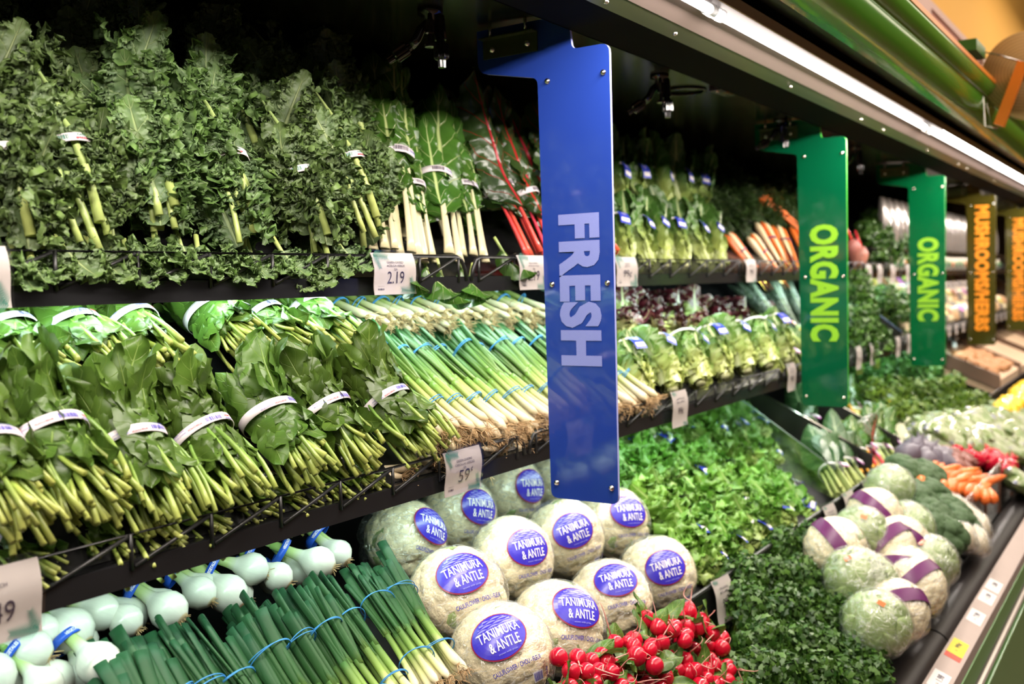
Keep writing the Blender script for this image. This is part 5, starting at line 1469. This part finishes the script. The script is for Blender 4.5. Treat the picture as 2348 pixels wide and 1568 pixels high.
# celery hearts in bags
CEL = ramped('celery_stalk', [(0, srgb(226, 230, 190)), (1, srgb(170, 196, 110))], rough=.35, streak=.2)
BAGP = NT('printed_bag'); _u, _v = BAGP.uv(); _c = BAGP.ramp(_v, [(0, srgb(226, 224, 196)), (.42, srgb(224, 226, 196)), (.46, srgb(240, 206, 50)), (.74, srgb(236, 200, 60)), (.78, srgb(190, 206, 196)), (1, srgb(200, 214, 216))])
_p = BAGP.n('BsdfPrincipled', Base_Color=_c, Roughness=.18); _tr = BAGP.n('BsdfTransparent')
BAGP = BAGP.finish(BAGP.n('MixShader', i0=.25, i1=_p.outputs[0], i2=_tr.outputs[0]))
def celery(seed):
    def f(M, label, group):
        rng = np.random.default_rng(seed); t = thing('celery_bag', label, 'celery', M=M, group=group); m = MB()
        for i in range(9):
            a = 2.4 * i; r = .02 * math.sqrt(i / 9)
            m.tube([(r * math.cos(a), r * math.sin(a), 0), (r * 1.2 * math.cos(a), r * 1.2 * math.sin(a), .3)], .009, 8, flat=.6)
        m.build('stalks', CEL, t)
        k = np.linspace(0, 1, 24); th = np.linspace(0, 2 * PI, 28, endpoint=False); K, T_ = np.meshgrid(k, th, indexing='ij')
        R_ = np.interp(K, [0, .05, .5, .85, 1], [.01, .036, .04, .036, .03]) * (1 + .05 * Wob(rng)(K * 14, T_ * 2))
        m = MB().grid(np.stack([R_ * np.cos(T_), R_ * .8 * np.sin(T_), -.01 + .36 * K], -1), None, None, 0, True); m.build('bag', BAGP, t); return t
    return f
CEK = Kind([celery(571), celery(572)], 'bagged celery hearts')
for i, (bp, tp) in enumerate([((2055, 1030), (1945, 870)), ((2085, 1020), (1975, 872)), ((2092, 1000), (2005, 880))]):
    put2u(CEK, i, bp, tp, .36, 'celery hearts in a printed yellow and clear bag, %s from the left' % NTH[i])
# cilantro / parsley heap between celery and the far bins
CIL = Kind([herb(s, leafletmat('organic_parsley_leaf', srgb(62, 98, 24), srgb(136, 166, 56)) if s == 581 else CILA, n=420, R=.085, size=.017, name='cilantro_bunch', cat='cilantro') for s in (581, 582)], 'cilantro bunches')
cl = [(2010, 850), (2050, 830), (2095, 835), (2130, 850), (2000, 900), (2050, 895), (2100, 900), (2150, 900), (2185, 885), (2040, 950), (2090, 950), (2135, 950), (2175, 940), (2215, 930), (2110, 995), (2150, 990), (2195, 975), (2235, 925), (2125, 1030), (1975, 840)]
for i, (px, py) in enumerate(cl):
    c = ats(px, py, .86, -.60, .55, 0); d = Vector((prng.uniform(-.3, .3), -.45, .9)).normalized()
    CIL.put(1 if py < 880 else 0, Matrix.Translation(c - d * .12) @ d.to_track_quat('Z', 'Y').to_matrix().to_4x4() @ Matrix.Rotation(prng.uniform(0, 6), 4, 'Z'), 'leafy green herb bunch in the large heap right of the celery bags', 'herb bunches in the far heap')
# greens on the lower shelf behind the first ORGANIC sign
PA2 = Kind([herb(591, PARS, n=420, R=.08, size=.016)], 'parsley on the far shelves')
c2 = [(1965, 660, 1.1), (1975, 710, 1.08), (1960, 750, 1.06), (1990, 760, 1.05), (2010, 790, 1.04), (1970, 800, 1.04)]
for i, (px, py, y) in enumerate(c2):
    c = at(px, py, y); PA2.put(0, Matrix.Translation(c - Vector((0, 0, .1))) @ Matrix.Rotation(i, 4, 'Z'), 'green herb bunch on the lower shelf right of the first ORGANIC sign', 'herb bunches on the lower shelf')
c3 = [(1985, 545, 1.2), (2015, 540, 1.2), (2045, 555, 1.2), (2070, 570, 1.18), (2000, 580, 1.15), (2035, 585, 1.15), (2075, 600, 1.15), (2000, 515, 1.3), (2040, 515, 1.3), (1720, 450, 1.5), (1780, 440, 1.5), (1820, 420, 1.5), (1650, 440, 1.55)]
for i, (px, py, y) in enumerate(c3):
    c = at(px, py, y)
    PA2.put(0, Matrix.Translation(c - Vector((0, 0, .1))) @ Matrix.Rotation(i, 4, 'Z'), 'dark leafy herb bunch on the upper shelf %s' % ('between the two ORGANIC signs' if i < 9 else 'behind the carrots'), 'herb bunches %s' % ('between the ORGANIC signs' if i < 9 else 'behind the carrots'))
c4 = [(2030, 690, 1.12), (2050, 720, 1.10), (2070, 750, 1.08), (2075, 700, 1.14), (2095, 735, 1.12)]
for i, (px, py, y) in enumerate(c4):
    c = at(px, py, y); PA2.put(0, Matrix.Translation(c - Vector((0, 0, .1))) @ Matrix.Rotation(i, 4, 'Z'), 'feathery green bunch in the black tray left of the farther ORGANIC sign', 'feathery greens on the lower shelf')
for xx, lab in ((4.55, 'nearer black tray divider on the lower shelf'), (4.95, 'farther black tray divider on the lower shelf')):
    t = thing('tray_divider', lab, 'divider', (xx, 1.0, EYE - .28)); MB().prism([(0, -.04), (.34, .24), (.34, .30), (0, .03)], 'x', -.004, .004).build('panel', BLACKPL, t, False)
    MB().tube([(0, 0, .03), (0, .34, .30)], .004, 6).build('rim', plain('blue_grey_rim', srgb(90, 110, 140), .3), t)
# beets hanging over the rail
BEET = ramped('beet_skin', [(0, srgb(150, 90, 80)), (1, srgb(196, 130, 110))], rough=.5, noise=.2)
for i, (px, py) in enumerate(((1955, 575), (1972, 590))):
    p = at(px, py, 1.14); m = MB().lathe([(.002, .05), (.02, .045), (.034, .02), (.034, 0), (.022, -.03), (.006, -.06), (.002, -.10), (.001, -.13)], 16)
    t = thing('beet', ['pinkish beet hanging over the upper rail, left one', 'pinkish beet hanging over the upper rail, right one'][i], 'beet', M=Matrix.Translation(p) @ Matrix.Rotation(-.3 + .5 * i, 4, 'Y'), group='beets at the upper rail')
    m.build('root', BEET, t); MB().tube([(0, 0, .05), (.01, .03, .12)], .006, 7).build('stem', RCH_S, t)

# ---- lower deck right: wrapped cabbages, purple banded cauliflowers, broccoli, bins
CABM = leafmat('cabbage_leaf', srgb(150, 180, 104), srgb(196, 214, 146), srgb(226, 234, 190), rough=.35, nv=5, vw=.06, midw=.06, nscale=20)
def cabbage(seed, R=.075):
    def f(M, label, group):
        rng = np.random.default_rng(seed); t = thing('wrapped_cabbage', label, 'cabbage', M=M, group=group); m = MB()
        u = np.linspace(0, PI, 30); v = np.linspace(0, 2 * PI, 40, endpoint=False); U, V = np.meshgrid(u, v, indexing='ij')
        D = np.stack([np.sin(U) * np.cos(V), np.sin(U) * np.sin(V), np.cos(U)], -1)
        m.grid(D * (R * (.97 + .02 * Wob(rng)(D[..., 0] * 4, D[..., 1] * 4)))[..., None], None, None, 0, True)
        for i in range(7):
            a = 2 * PI * i / 7; leaf(m, RZ(a) @ TR(0, -R * .5, -R * .86) , R * 2.0, R * 1.7, p_round, 18, 13, bend=-2.0, bend0=1.0, cup=-.45, rng=rng, wav=.004, curl=(.0015, .03))
        m.build('leaves', CABM, t)
        u = np.linspace(0, PI, 40); v = np.linspace(0, 2 * PI, 50, endpoint=False); U, V = np.meshgrid(u, v, indexing='ij')
        D = np.stack([np.sin(U) * np.cos(V), np.sin(U) * np.sin(V), np.cos(U)], -1)
        MB().grid(D * (R * (1.07 + .03 * np.abs(Wob(rng)(D[..., 0] * 7, D[..., 1] * 7))))[..., None], None, None, 0, True).build('wrap', FILM, t)
        m = MB(); q = sph_fn(R * 1.10)(np.array([[x, y, 0] for x, y in ((-.008, .02), (.010, .02), (.010, .032), (-.008, .032))])); m.add(q, [[0, 1, 2, 3]]); m.build('sticker', plain('small_sticker', srgb(220, 110, 50), .4), t)
        return t
    return f
CBK = Kind([cabbage(601), cabbage(602)], 'wrapped green cabbages')
PCK = Kind([wrapped_cauliflower(611, .078, False, True), wrapped_cauliflower(612, .078, False, True)], 'cauliflowers with a purple band')
cb = [(2040, 1120, .80, 'C', 'topmost, below the price tags'), (1975, 1225, .74, 'C', 'left end of the upper row'), (2080, 1210, .70, 'C', 'beside the broccoli, upper one'), (1990, 1340, .63, 'C', 'large one above the parsley'), (2130, 1290, .62, 'C', 'beside the broccoli, lower one'), (2010, 1430, .56, 'C', 'lowest one at the front bumper'), (1960, 1325, .66, 'C', 'half hidden at the parsley edge'),
      (2005, 1180, .76, 'P', 'upper one'), (2030, 1255, .70, 'P', 'middle one'), (2065, 1245, .71, 'P', 'behind the middle one'), (2095, 1345, .62, 'P', 'right one by the bumper'), (2050, 1400, .57, 'P', 'lowest one by the bumper'), (1915, 1255, .76, 'P', 'left one beside the parsley top'), (2080, 1320, .66, 'P', 'between two cabbages')]
for i, (px, py, y, kd, txt) in enumerate(cb):
    c = on_low(px, py, .075)
    D_ = Vector(ray(px, py)).normalized() * -1
    M = Matrix.Translation(c) @ (D_ + Vector((prng.uniform(-.3, .3), 0, .55))).to_track_quat('Z', 'Y').to_matrix().to_4x4() @ Matrix.Rotation(prng.uniform(-1, 1), 4, 'Z') @ Matrix.Scale(.92, 4)
    (CBK if kd == 'C' else PCK).put(i, M, ('wrapped green cabbage on the lower deck, ' if kd == 'C' else 'wrapped cauliflower with a purple band on the lower deck, ') + txt)
BROC = leafletmat('broccoli_floret', srgb(44, 70, 44), srgb(84, 112, 70), .6)
def broccoli(seed, R=.07):
    def f(M, label, group):
        rng = np.random.default_rng(seed); t = thing('broccoli_crown', label, 'broccoli', M=M, group=group)
        P = bumpy(R, rng, nb=26, cap=.55, nu=70, nv=100, flat=.75, amp=.22, fine=.07); P[..., 2] = np.maximum(P[..., 2], -.02)
        MB().grid(P, None, None, 0, True).build('florets', plain('broccoli_green', srgb(66, 92, 54), .65, noise=.35, nscale=60., bump=.9) if 'bg' not in globals() else BG, t)
        MB().lathe([(.001, -.075), (.018, -.075), (.02, -.04), (.04, -.01)], 12).build('stem', SPIN_S, t); return t
    return f
BRK = Kind([broccoli(621), broccoli(622)], 'broccoli crowns')
br = [(2075, 1085, .80), (2105, 1100, .78), (2100, 1150, .75), (2135, 1140, .74), (2140, 1190, .69), (2165, 1225, .66), (2180, 1180, .68), (2125, 1205, .71), (2125, 1095, .78), (2195, 1205, .64)]
for i, (px, py, y) in enumerate(br):
    c = on_low(px, py, .07); BRK.put(i, Matrix.Translation(c) @ Matrix.Rotation(.6, 4, 'X') @ Matrix.Rotation(i * 1.1, 4, 'Z'), 'dark green broccoli crown right of the cabbages, %s from the top' % NTH[[0, 2, 4, 3, 6, 9, 5, 7, 1, 8][i]])
# bins at the far end of the lower deck
DAIK = plain('pale_parsnip', srgb(232, 214, 176), .4, noise=.06); CBAG = film('produce_bag_film', amt=.12, haze=.1)
binx = thing('produce_bin', 'long low bin with a transparent side wall at the far end', 'bin', (4.1, .66, EYE - .83))
m = MB(); m.box((0, -.12, .05), (1.6, .008, .17)); m.build('front_wall', film('bin_side', amt=.2, haze=.25), binx, False)
m = MB(); m.box((0, -.06, -.045), (1.6, .12, .01)); m.build('base', BLACKPL, binx, False)
for i in range(6):
    MB().box((-.78 + i * .312, -.126, .05), (.02, .01, .17)).build('post', plain('brown_post', srgb(120, 84, 66), .5), binx, False)
for i, (px, py) in enumerate(((2165, 1130), (2195, 1150), (2220, 1165), (2185, 1185), (2215, 1195))):
    a = on_low(px, py, .08); t = thing('parsnip_bag', 'clear bag of pale parsnips in the far bin, %s from the left' % NTH[i], 'parsnips', M=frame(a + Vector((-.10, -.06, -.05)), a + Vector((.1, .12, .03))), group='bags of parsnips')
    m = MB(); m.tube([(0, 0, 0), (0, 0, .04), (0, 0, .2), (0, 0, .26)], [.02, .042, .036, .012], 14); m.build('parsnips', DAIK, t)
    m = MB(); m.tube([(0, 0, -.01), (0, 0, .04), (0, 0, .2), (0, 0, .30)], [.025, .047, .041, .02], 12); m.build('bag', CBAG, t)
for i in range(34):
    u_, v_ = (i % 17) / 17., i // 17
    px, py = 2110 + u_ * 165, 1075 + u_ * 32 + v_ * 22 + prng.uniform(-5, 5)
    a = on_low(px, py, .08); t = thing('loose_carrot', 'orange carrot lying in the far bin beyond the parsnips', 'carrot', M=frame(a, a + Vector((prng.uniform(.5, 1), prng.uniform(-.25, .25), .02))), group='loose carrots in the far bin')
    MB().tube([(0, 0, -.1), (0, 0, -.095), (0, 0, -.06), (0, 0, .08), (0, 0, .13)], [.006, .016, .020, .012, .002], 10).build('root', CAR[0], t)
RB = MB().lathe([(.001, .021), (.012, .018), (.02, .006), (.021, -.002), (.015, -.015), (.004, -.022), (.001, -.03)], 12).mesh('radish_root', RAD)
BB = MB().lathe([(.001, .05), (.024, .042), (.044, .014), (.044, -.01), (.028, -.035), (.006, -.05), (.001, -.07)], 14)
BB1 = BB.mesh('beet_root', plain('brown_beet', srgb(128, 74, 62), .5, noise=.2)); BB2 = BB.mesh('kohlrabi_root', plain('violet_grey_beet', srgb(96, 88, 100), .45, noise=.25))
for i in range(80):
    px = 2185 + prng.random() * 130; py = 1010 + (px - 2185) * .34 + prng.uniform(-14, 22) + 8
    o = bpy.data.objects.new('loose_radish', RB); COL.objects.link(o); o.location = on_low(px, py, .07); o.rotation_euler = (prng.uniform(0, 6), prng.uniform(0, 6), 0); o.scale = (1.5, 1.5, 1.5)
    tag(o, 'red radish in the heap at the far end of the bin', 'radish', 'loose radishes in the far bin')
for i in range(30):
    px = 2080 + prng.random() * 130; py = 1035 + (px - 2080) * .28 + prng.uniform(-14, 16)
    o = bpy.data.objects.new('loose_beet', BB1 if px > 2165 else BB2); COL.objects.link(o); o.location = on_low(px, py, .05); o.rotation_euler = (prng.uniform(0, 6), prng.uniform(0, 6), 0)
    tag(o, 'round %s beet in the far bin between carrots and radishes' % ('brown' if px > 2165 else 'bluish grey'), 'beet', 'loose %s beets in the far bin' % ('brown' if px > 2165 else 'grey'))
# ================================================================ more price tags
top_tag(1718, '99¢', ['CARROTS', 'EA'], 'price tag at the end of the upper fence, below the rainbow carrots', py=602, w_=.085, detail=False)
for i, px in enumerate((1990, 2015, 2045, 2080)):
    p = at(px, 602, 1.106); p.z = EYE + .045
    price_tag(p, .085, .085, '1.98', ['ORGANIC'], 'small price tag on the upper rail between the ORGANIC signs, %s from the left' % NTH[i], .1, detail=False)
for px, py, lab, ww in ((1555, 918, 'price tag reading 99 on the lower fence, below the pale lettuce', .085), (1812, 850, 'price tag at the end of the lower fence, left of the green sign', .075), (1850, 845, 'narrow price tag just left of the nearer green sign', .05),
                    (1967, 800, 'first price tag on the lower shelf right of the nearer green sign', .07), (1999, 800, 'second price tag on the lower shelf right of the nearer green sign', .07),
                    (2057, 775, 'third price tag, close to the farther green sign', .07), (2082, 772, 'fourth price tag, touching the farther green sign', .07)):
    p = at(px, py, .988); p.z = EYE - .262
    price_tag(p, ww, .085, '99¢', ['LETTUCE', 'EA'], lab, .1, detail=False)
for px, py, lab, pr_ in ((1650, 1330, 'price tag reading 99 on the deck divider between radishes and parsley', '99¢'), (1898, 1180, 'price tag on the deck divider above the parsley, left of two', '1.48'), (1942, 1150, 'price tag on the deck divider, right of two, above the first cabbage', '1.98'),
                    (1985, 1110, 'price tag on the deck divider below the purple tagged bunches', '2.48'), (2040, 1070, 'price tag on the deck divider above the topmost cabbage', '2.48'), (2088, 1030, 'price tag on the deck divider below the herb heap', '2.98'), (2112, 1005, 'slanted price tag in front of the grey beets', '1.98'), (2182, 960, 'slanted far price tag above the radish bin', '2.98')):
    p = at(px, py, .788); p.z = EYE - .618
    price_tag(p, .072, .090, pr_, ['ORGANIC', 'EA'], lab, .25, yaw=-.12, detail=False)
# labels lying in the grey price rail
RL = plain('rail_label_white', srgb(232, 228, 226), .4); YL = plain('rail_label_yellow', srgb(236, 214, 40), .4); RDL = plain('rail_label_red', srgb(216, 70, 50), .4)
for px, py, c, s_, lab in ((2255, 1340, RL, '2.88', 'white label in the grey price rail, farthest one'), (2230, 1365, RL, '1.98', 'white label in the grey price rail, second farthest'), (2222, 1412, RL, '7.98', 'white label in the grey price rail, above the yellow one'), (2190, 1484, YL, '99¢', 'yellow and red label in the grey price rail'), (2132, 1556, RL, '1.98', 'white label in the grey price rail at the bottom picture edge')):
    d_ = ray(px, py); y_ = .415; p = at(px, py, y_); p.z = EYE - .8585
    p.y = p.z and (p.z - EYE) / (d_[2] / d_[1]); p.x = p.y * d_[0] / d_[1]; p.y = .415
    t = thing('rail_label', lab, 'price label', M=Matrix.Translation(p) @ Matrix.Rotation(math.atan2(.020, .046), 4, 'X'), group='labels in the price rail')
    MB().box((0, 0, 0), (.095, .036, .0012)).build('card', c, t, False)
    m = MB(); put_text(m, s_, .014, .034, lambda P: np.stack([-P[:, 0] * -1, P[:, 1], np.full(len(P), .001)], 1), 0, .02, cx=.012); put_text(m, 'EA', .006, None, None, 0, cx=-.02, z=.001)
    m.build('print', INK, t, False)
    if c is YL: MB().box((-.062, 0, 0), (.028, .036, .0012)).build('red_end', RDL, t, False)

# ================================================================ misting nozzles and sensor under the ceiling
CHROME = plain('dark_chrome', srgb(120, 108, 106), .18, .9); NOZ = plain('black_glossy_plastic', (.012, .011, .011), .12, spec=.8)
def nozzle(px, py, y, lab, sc=1., rot=0.):
    p = at(px, py, y); p.z = EYE + .464 + .0135 * (y - .93) * 0
    t = thing('misting_nozzle', lab, 'nozzle', M=Matrix.Translation(p) @ Matrix.Rotation(rot, 4, 'Z') @ Matrix.Scale(sc, 4), group='misting nozzles')
    m = MB().lathe([(.001, .006), (.016, .006), (.016, -.004), (.009, -.006), (.009, -.016), (.001, -.017)], 14); m.build('mount', NOZ, t)
    m = MB(); m.tube([(0, 0, -.012), (-.012, 0, -.022), (-.018, 0, -.034), (-.026, 0, -.042)], .0062, 10); m.build('elbow', NOZ, t)
    def knob(base, d, mat):
        q = MB(); A = np.array(frame(base, tuple(np.array(base) + np.array(d))))
        th = np.linspace(0, 2 * PI, 36, endpoint=False); rr = .0088 * (1 + .10 * np.sign(np.sin(th * 9)))
        G = np.array([[(r * s_ * math.cos(a), r * s_ * math.sin(a), z) for r, a in zip(rr, th)] for s_, z in ((.01, 0), (.55, .0), (.6, .004), (.95, .005), (1, .008), (1, .022), (.8, .024), (.55, .025), (.5, .034), (.01, .034))])
        q.grid(G @ A[:3, :3].T + A[:3, 3], None, None, 0, True); q.build('knob', mat, t, False)
    knob((-.026, 0, -.042), (-.8, 0, -.5), NOZ)
    m = MB(); m.tube([(.010, 0, -.006), (.012, 0, -.036)], .0075, 8); m.build('clamp', NOZ, t, False)
    knob((.012, 0, -.036), (.02, 0, -1), NOZ)
    m = MB(); m.lathe([(.001, -.014), (.0062, -.014), (.0062, -.030), (.003, -.031), (.003, -.042), (.0075, -.043), (.0075, -.047), (.001, -.047)], 8); b = m.build('bolt', CHROME, t, False, (0, -.012, 0))
    return t
nozzle(985, -18, 1.06, 'black misting nozzle under the case ceiling, top of the picture left of the blue sign', 1.35, -.985)
nozzle(1512, 148, .99, 'black misting nozzle between the blue sign and the small metal box', 1.35, -.985)
nozzle(1790, 258, .99, 'black misting nozzle in front of the first ORGANIC sign bracket', 1.35, -.985)
nozzle(1962, 328, .99, 'black misting nozzle between the two ORGANIC signs', 1.35, -.985)
nozzle(2082, 374, .99, 'black misting nozzle by the second ORGANIC sign bracket', 1.35, -.985)
nozzle(2200, 428, .99, 'black misting nozzle right of the second ORGANIC sign', 1.35, -.985)
p = at(1655, 205, .945)
t = thing('sensor_box', 'small metal and clear sensor box under the ceiling right of the blue sign', 'sensor', p)
MB().box((-.028, 0, 0), (.034, .030, .018)).build('body', plain('grey_metal_box', srgb(96, 88, 92), .3, .6), t, False)
MB().box((.022, 0, -.002), (.066, .026, .014)).build('window', CLEARP, t, False)
MB().tube([(-.005, -.006, -.002), (.045, -.006, -.002)], .006, 10).build('vial', plain('amber_vial', srgb(190, 96, 30), .15, trans=.3), t)
MB().tube([(-.03, 0, -.012), (-.03, 0, -.006)], .004, 10).build('screw', STEEL, t)
p = at(1572, 203, 1.02); p.z = EYE + .464
t = thing('ceiling_ring', 'dark round ring on the case ceiling beside the small metal box', 'ring', p)
th = np.linspace(0, 2 * PI, 40); MB().tube(np.stack([.048 * np.cos(th), .048 * np.sin(th), 0 * th], 1), .004, 8, cap=False).build('rim', NOZ, t)
MB().lathe([(.001, .003), (.044, .003), (.044, .008)], 30).build('disc', CEILM, t)

# ================================================================ packaged goods beyond the farther ORGANIC sign
SILV = plain('silver_bag', srgb(150, 142, 136), .22, .35, noise=.5, nscale=14.)
def pack_mesh(w_, d_, h_, seed, name, mat):
    rng = np.random.default_rng(seed); k = np.linspace(0, 1, 14); th = np.linspace(0, 2 * PI, 24, endpoint=False); K, T_ = np.meshgrid(k, th, indexing='ij')
    e = np.sin(PI * np.clip(K, .02, .98)) ** .35; wb = 1 + .08 * Wob(rng)(K * 9, T_ * 2)
    sx = np.sign(np.cos(T_)) * np.abs(np.cos(T_)) ** .6; sy = np.sign(np.sin(T_)) * np.abs(np.sin(T_)) ** .8
    return MB().grid(np.stack([w_ / 2 * sx * (.75 + .25 * e), d_ / 2 * sy * e * wb, h_ * K], -1), None, None, 0, True)
def pack(name, lab, cat, grp, p, w_, d_, h_, mat, seed, lean=.15, band=None, yaw=0.):
    t = thing(name, lab, cat, M=Matrix.Translation(p) @ Matrix.Rotation(yaw, 4, 'Z') @ Matrix.Rotation(-lean, 4, 'X'), group=grp)
    pack_mesh(w_, d_, h_, seed, name, mat).build('bag', mat, t)
    if band: MB().box((0, -d_ / 2 - .001, h_ * .45), (w_ * .62, .004, h_ * .34)).build('label', band, t, False)
    return t
cpart('package_shelf', sl(1.12, .115, 1.6, .125, 4.55, 9.0, .014), SHELFM)
GLB = plain('green_label', srgb(90, 150, 90), .4); ORL = plain('orange_label', srgb(216, 140, 70), .4); YLB = plain('yellow_label', srgb(224, 206, 110), .4); PKL = plain('pink_label', srgb(206, 120, 200), .4); BRL = plain('brown_label', srgb(170, 110, 70), .5)
CLAM = plain('clear_clamshell', srgb(206, 196, 176), .2, noise=.25, nscale=18.)
for i in range(26):
    pack('hanging_bag', 'silvery packaged herb bag standing on the top far shelf', 'bag', 'silvery bags on the far top shelf', Vector((5.0 + i * .135, 1.16, EYE + .128)), .10, .05, .24, SILV, 700 + i % 4, .1)
for i in range(26):
    pack('clamshell', 'clear herb pack with a coloured label under the silvery bags', 'package', 'labelled packs on the far middle shelf', Vector((5.0 + i * .135, 1.15, EYE + .004)), .12, .05, .10, CLAM, 710 + i % 3, .1, [GLB, GLB, ORL][i % 3])
for i in range(22):
    p = Vector((5.2 + i * .12, 1.108, EYE - .085 + .012)); 
    t = thing('small_rail_tag', 'small white price label in the row under the herb packs', 'price tag', p, group='small price labels on the far shelf'); MB().box((0, 0, 0), (.062, .002, .045)).build('card', CREAM, t, False); MB().box((0, -.0015, 0), (.03, .001, .012)).build('print', GREYINK, t, False)
TANB = plain('tan_pack', srgb(196, 160, 120), .3, noise=.3, nscale=12.); CRB = plain('cream_pack', srgb(224, 206, 168), .25, noise=.25, nscale=14.)
for i in range(60):
    r_, c_ = i // 20, i % 20
    pack('mushroom_pack', 'wrapped mushroom pack on the sloped far shelf behind the brown sign', 'package', 'wrapped packs on the far sloped shelf', Vector((4.95 + c_ * .17 + .03 * r_, 1.05 + .10 * r_, EYE - .27 + .085 * r_)), .15, .07, .12, [CRB, TANB, SILV][(i * 7 + r_) % 3], 720 + i % 4, .7, [BRL, YLB, None, WHITE, PKL, None][(i * 5) % 6])
for i in range(16):
    t = thing('small_rail_tag', 'small white price label on the lower far rail', 'price tag', (5.15 + i * .2, .985, EYE - .30), group='small price labels on the lower far rail'); MB().box((0, 0, 0), (.055, .002, .05)).build('card', CREAM, t, False); MB().box((0, -.0015, 0), (.03, .001, .012)).build('print', GREYINK, t, False)
# upper deck far: burlap lined bins and brown mushrooms
BURL = plain('burlap', srgb(196, 166, 136), .8, noise=.15, nscale=60.)
t = thing('burlap_lined_bin', 'beige burlap lined bin beyond the herb heap', 'bin', (7.1, 1.0, EYE - .62))
sec = [(-.19, -.05), (-.19, .03), (.34, .26), (.34, .15)]
MB().prism(sec, 'x', -1.15, 1.6).build('lining', BURL, t, False)
for xx in (-1.15, -.3, .6, 1.55): MB().prism([(-.20, -.02), (-.20, .06), (.35, .30), (.35, .22)], 'x', xx - .012, xx + .012).build('rib', plain('dark_wood', srgb(110, 84, 66), .6), t, False)
MUSH = MB().lathe([(.001, .014), (.012, .011), (.02, .002), (.018, -.004), (.007, -.006), (.006, -.018), (.001, -.019)], 12).mesh('mushroom_cap', plain('brown_mushroom', srgb(176, 124, 80), .6, noise=.25))
for i in range(110):
    u_, v_ = prng.random(), prng.random()
    o = bpy.data.objects.new('brown_mushroom', MUSH); COL.objects.link(o)
    o.location = (6.05 + .62 * u_, .84 + .22 * v_, EYE - .585 + .093 * (.84 + .22 * v_ - .82) / .22 + .018); o.rotation_euler = (prng.uniform(-.6, .6), prng.uniform(-.6, .6), 0); o.scale = (1.6,) * 3
    tag(o, 'brown mushroom in the heap in the burlap lined bin', 'mushroom', 'loose brown mushrooms')
sc = thing('scoop', 'white scoop handle lying across the burlap lined bin', 'scoop', (6.35, 1.1, EYE - .42)); MB().tube([(-.1, -.02, -.01), (.2, .04, .02)], .012, 10).build('handle', WHITE, sc); MB().box((.24, .05, .02), (.08, .05, .02)).build('blade', WHITE, sc)
# bagged salads heaped on the far lower deck and yellow peppers behind them
SALM = NT('bagged_salad'); _n = SALM.noise(22., 4.); _c = SALM.ramp(_n, [(.3, srgb(84, 110, 56)), (.45, srgb(122, 140, 84)), (.6, srgb(164, 168, 136)), (.72, srgb(104, 104, 150))])
SALM = SALM.finish(SALM.n('BsdfPrincipled', Base_Color=_c, Roughness=.15))
def pillow(seed):
    rng = np.random.default_rng(seed); u = np.linspace(-1, 1, 16); U, V = np.meshgrid(u, u, indexing='ij'); h = ((1 - U ** 4) * (1 - V ** 4)) ** .5 * (.035 + .006 * Wob(rng)(U * 4, V * 4))
    m = MB(); m.grid(np.stack([U * .11, V * .085, h], -1)); m.grid(np.stack([U * .11, V * .085, -h], -1)); return m
PIL = [pillow(800 + i).mesh('salad_bag', SALM) for i in range(3)]
for i in range(90):
    px = 2150 + 205 * prng.random(); lo_ = 1000 - (px - 2150) * .30; hi_ = 1002 + max(0, px - 2185) * .30 + (px > 2325) * 90
    py = lo_ + (hi_ - lo_) * prng.random()
    o = bpy.data.objects.new('salad_bag', PIL[i % 3]); COL.objects.link(o); o.location = on_low(px, py, .05 + .03 * prng.random())
    o.rotation_euler = (.45 + prng.uniform(-.3, .3), prng.uniform(-.3, .3), prng.uniform(-.6, .6)); tag(o, 'clear bag of salad greens in the heap beyond the radishes', 'bagged salad', 'bagged salads on the far lower deck')
PEP = MB().lathe([(.001, .035), (.012, .042), (.034, .038), (.042, .01), (.036, -.025), (.016, -.042), (.001, -.036)], 12).mesh('yellow_pepper', plain('yellow_pepper_skin', srgb(255, 206, 60), .2))
for i in range(50):
    px = 2300 + 60 * prng.random(); py = 935 - (px - 2300) * .9 + 26 * prng.random()
    o = bpy.data.objects.new('yellow_pepper', PEP); COL.objects.link(o)
    o.location = on_low(px, py, .08); o.rotation_euler = (prng.uniform(0, 6), prng.uniform(0, 6), 0)
    tag(o, 'yellow pepper in the heap at the far right end', 'pepper', 'yellow peppers at the far end')
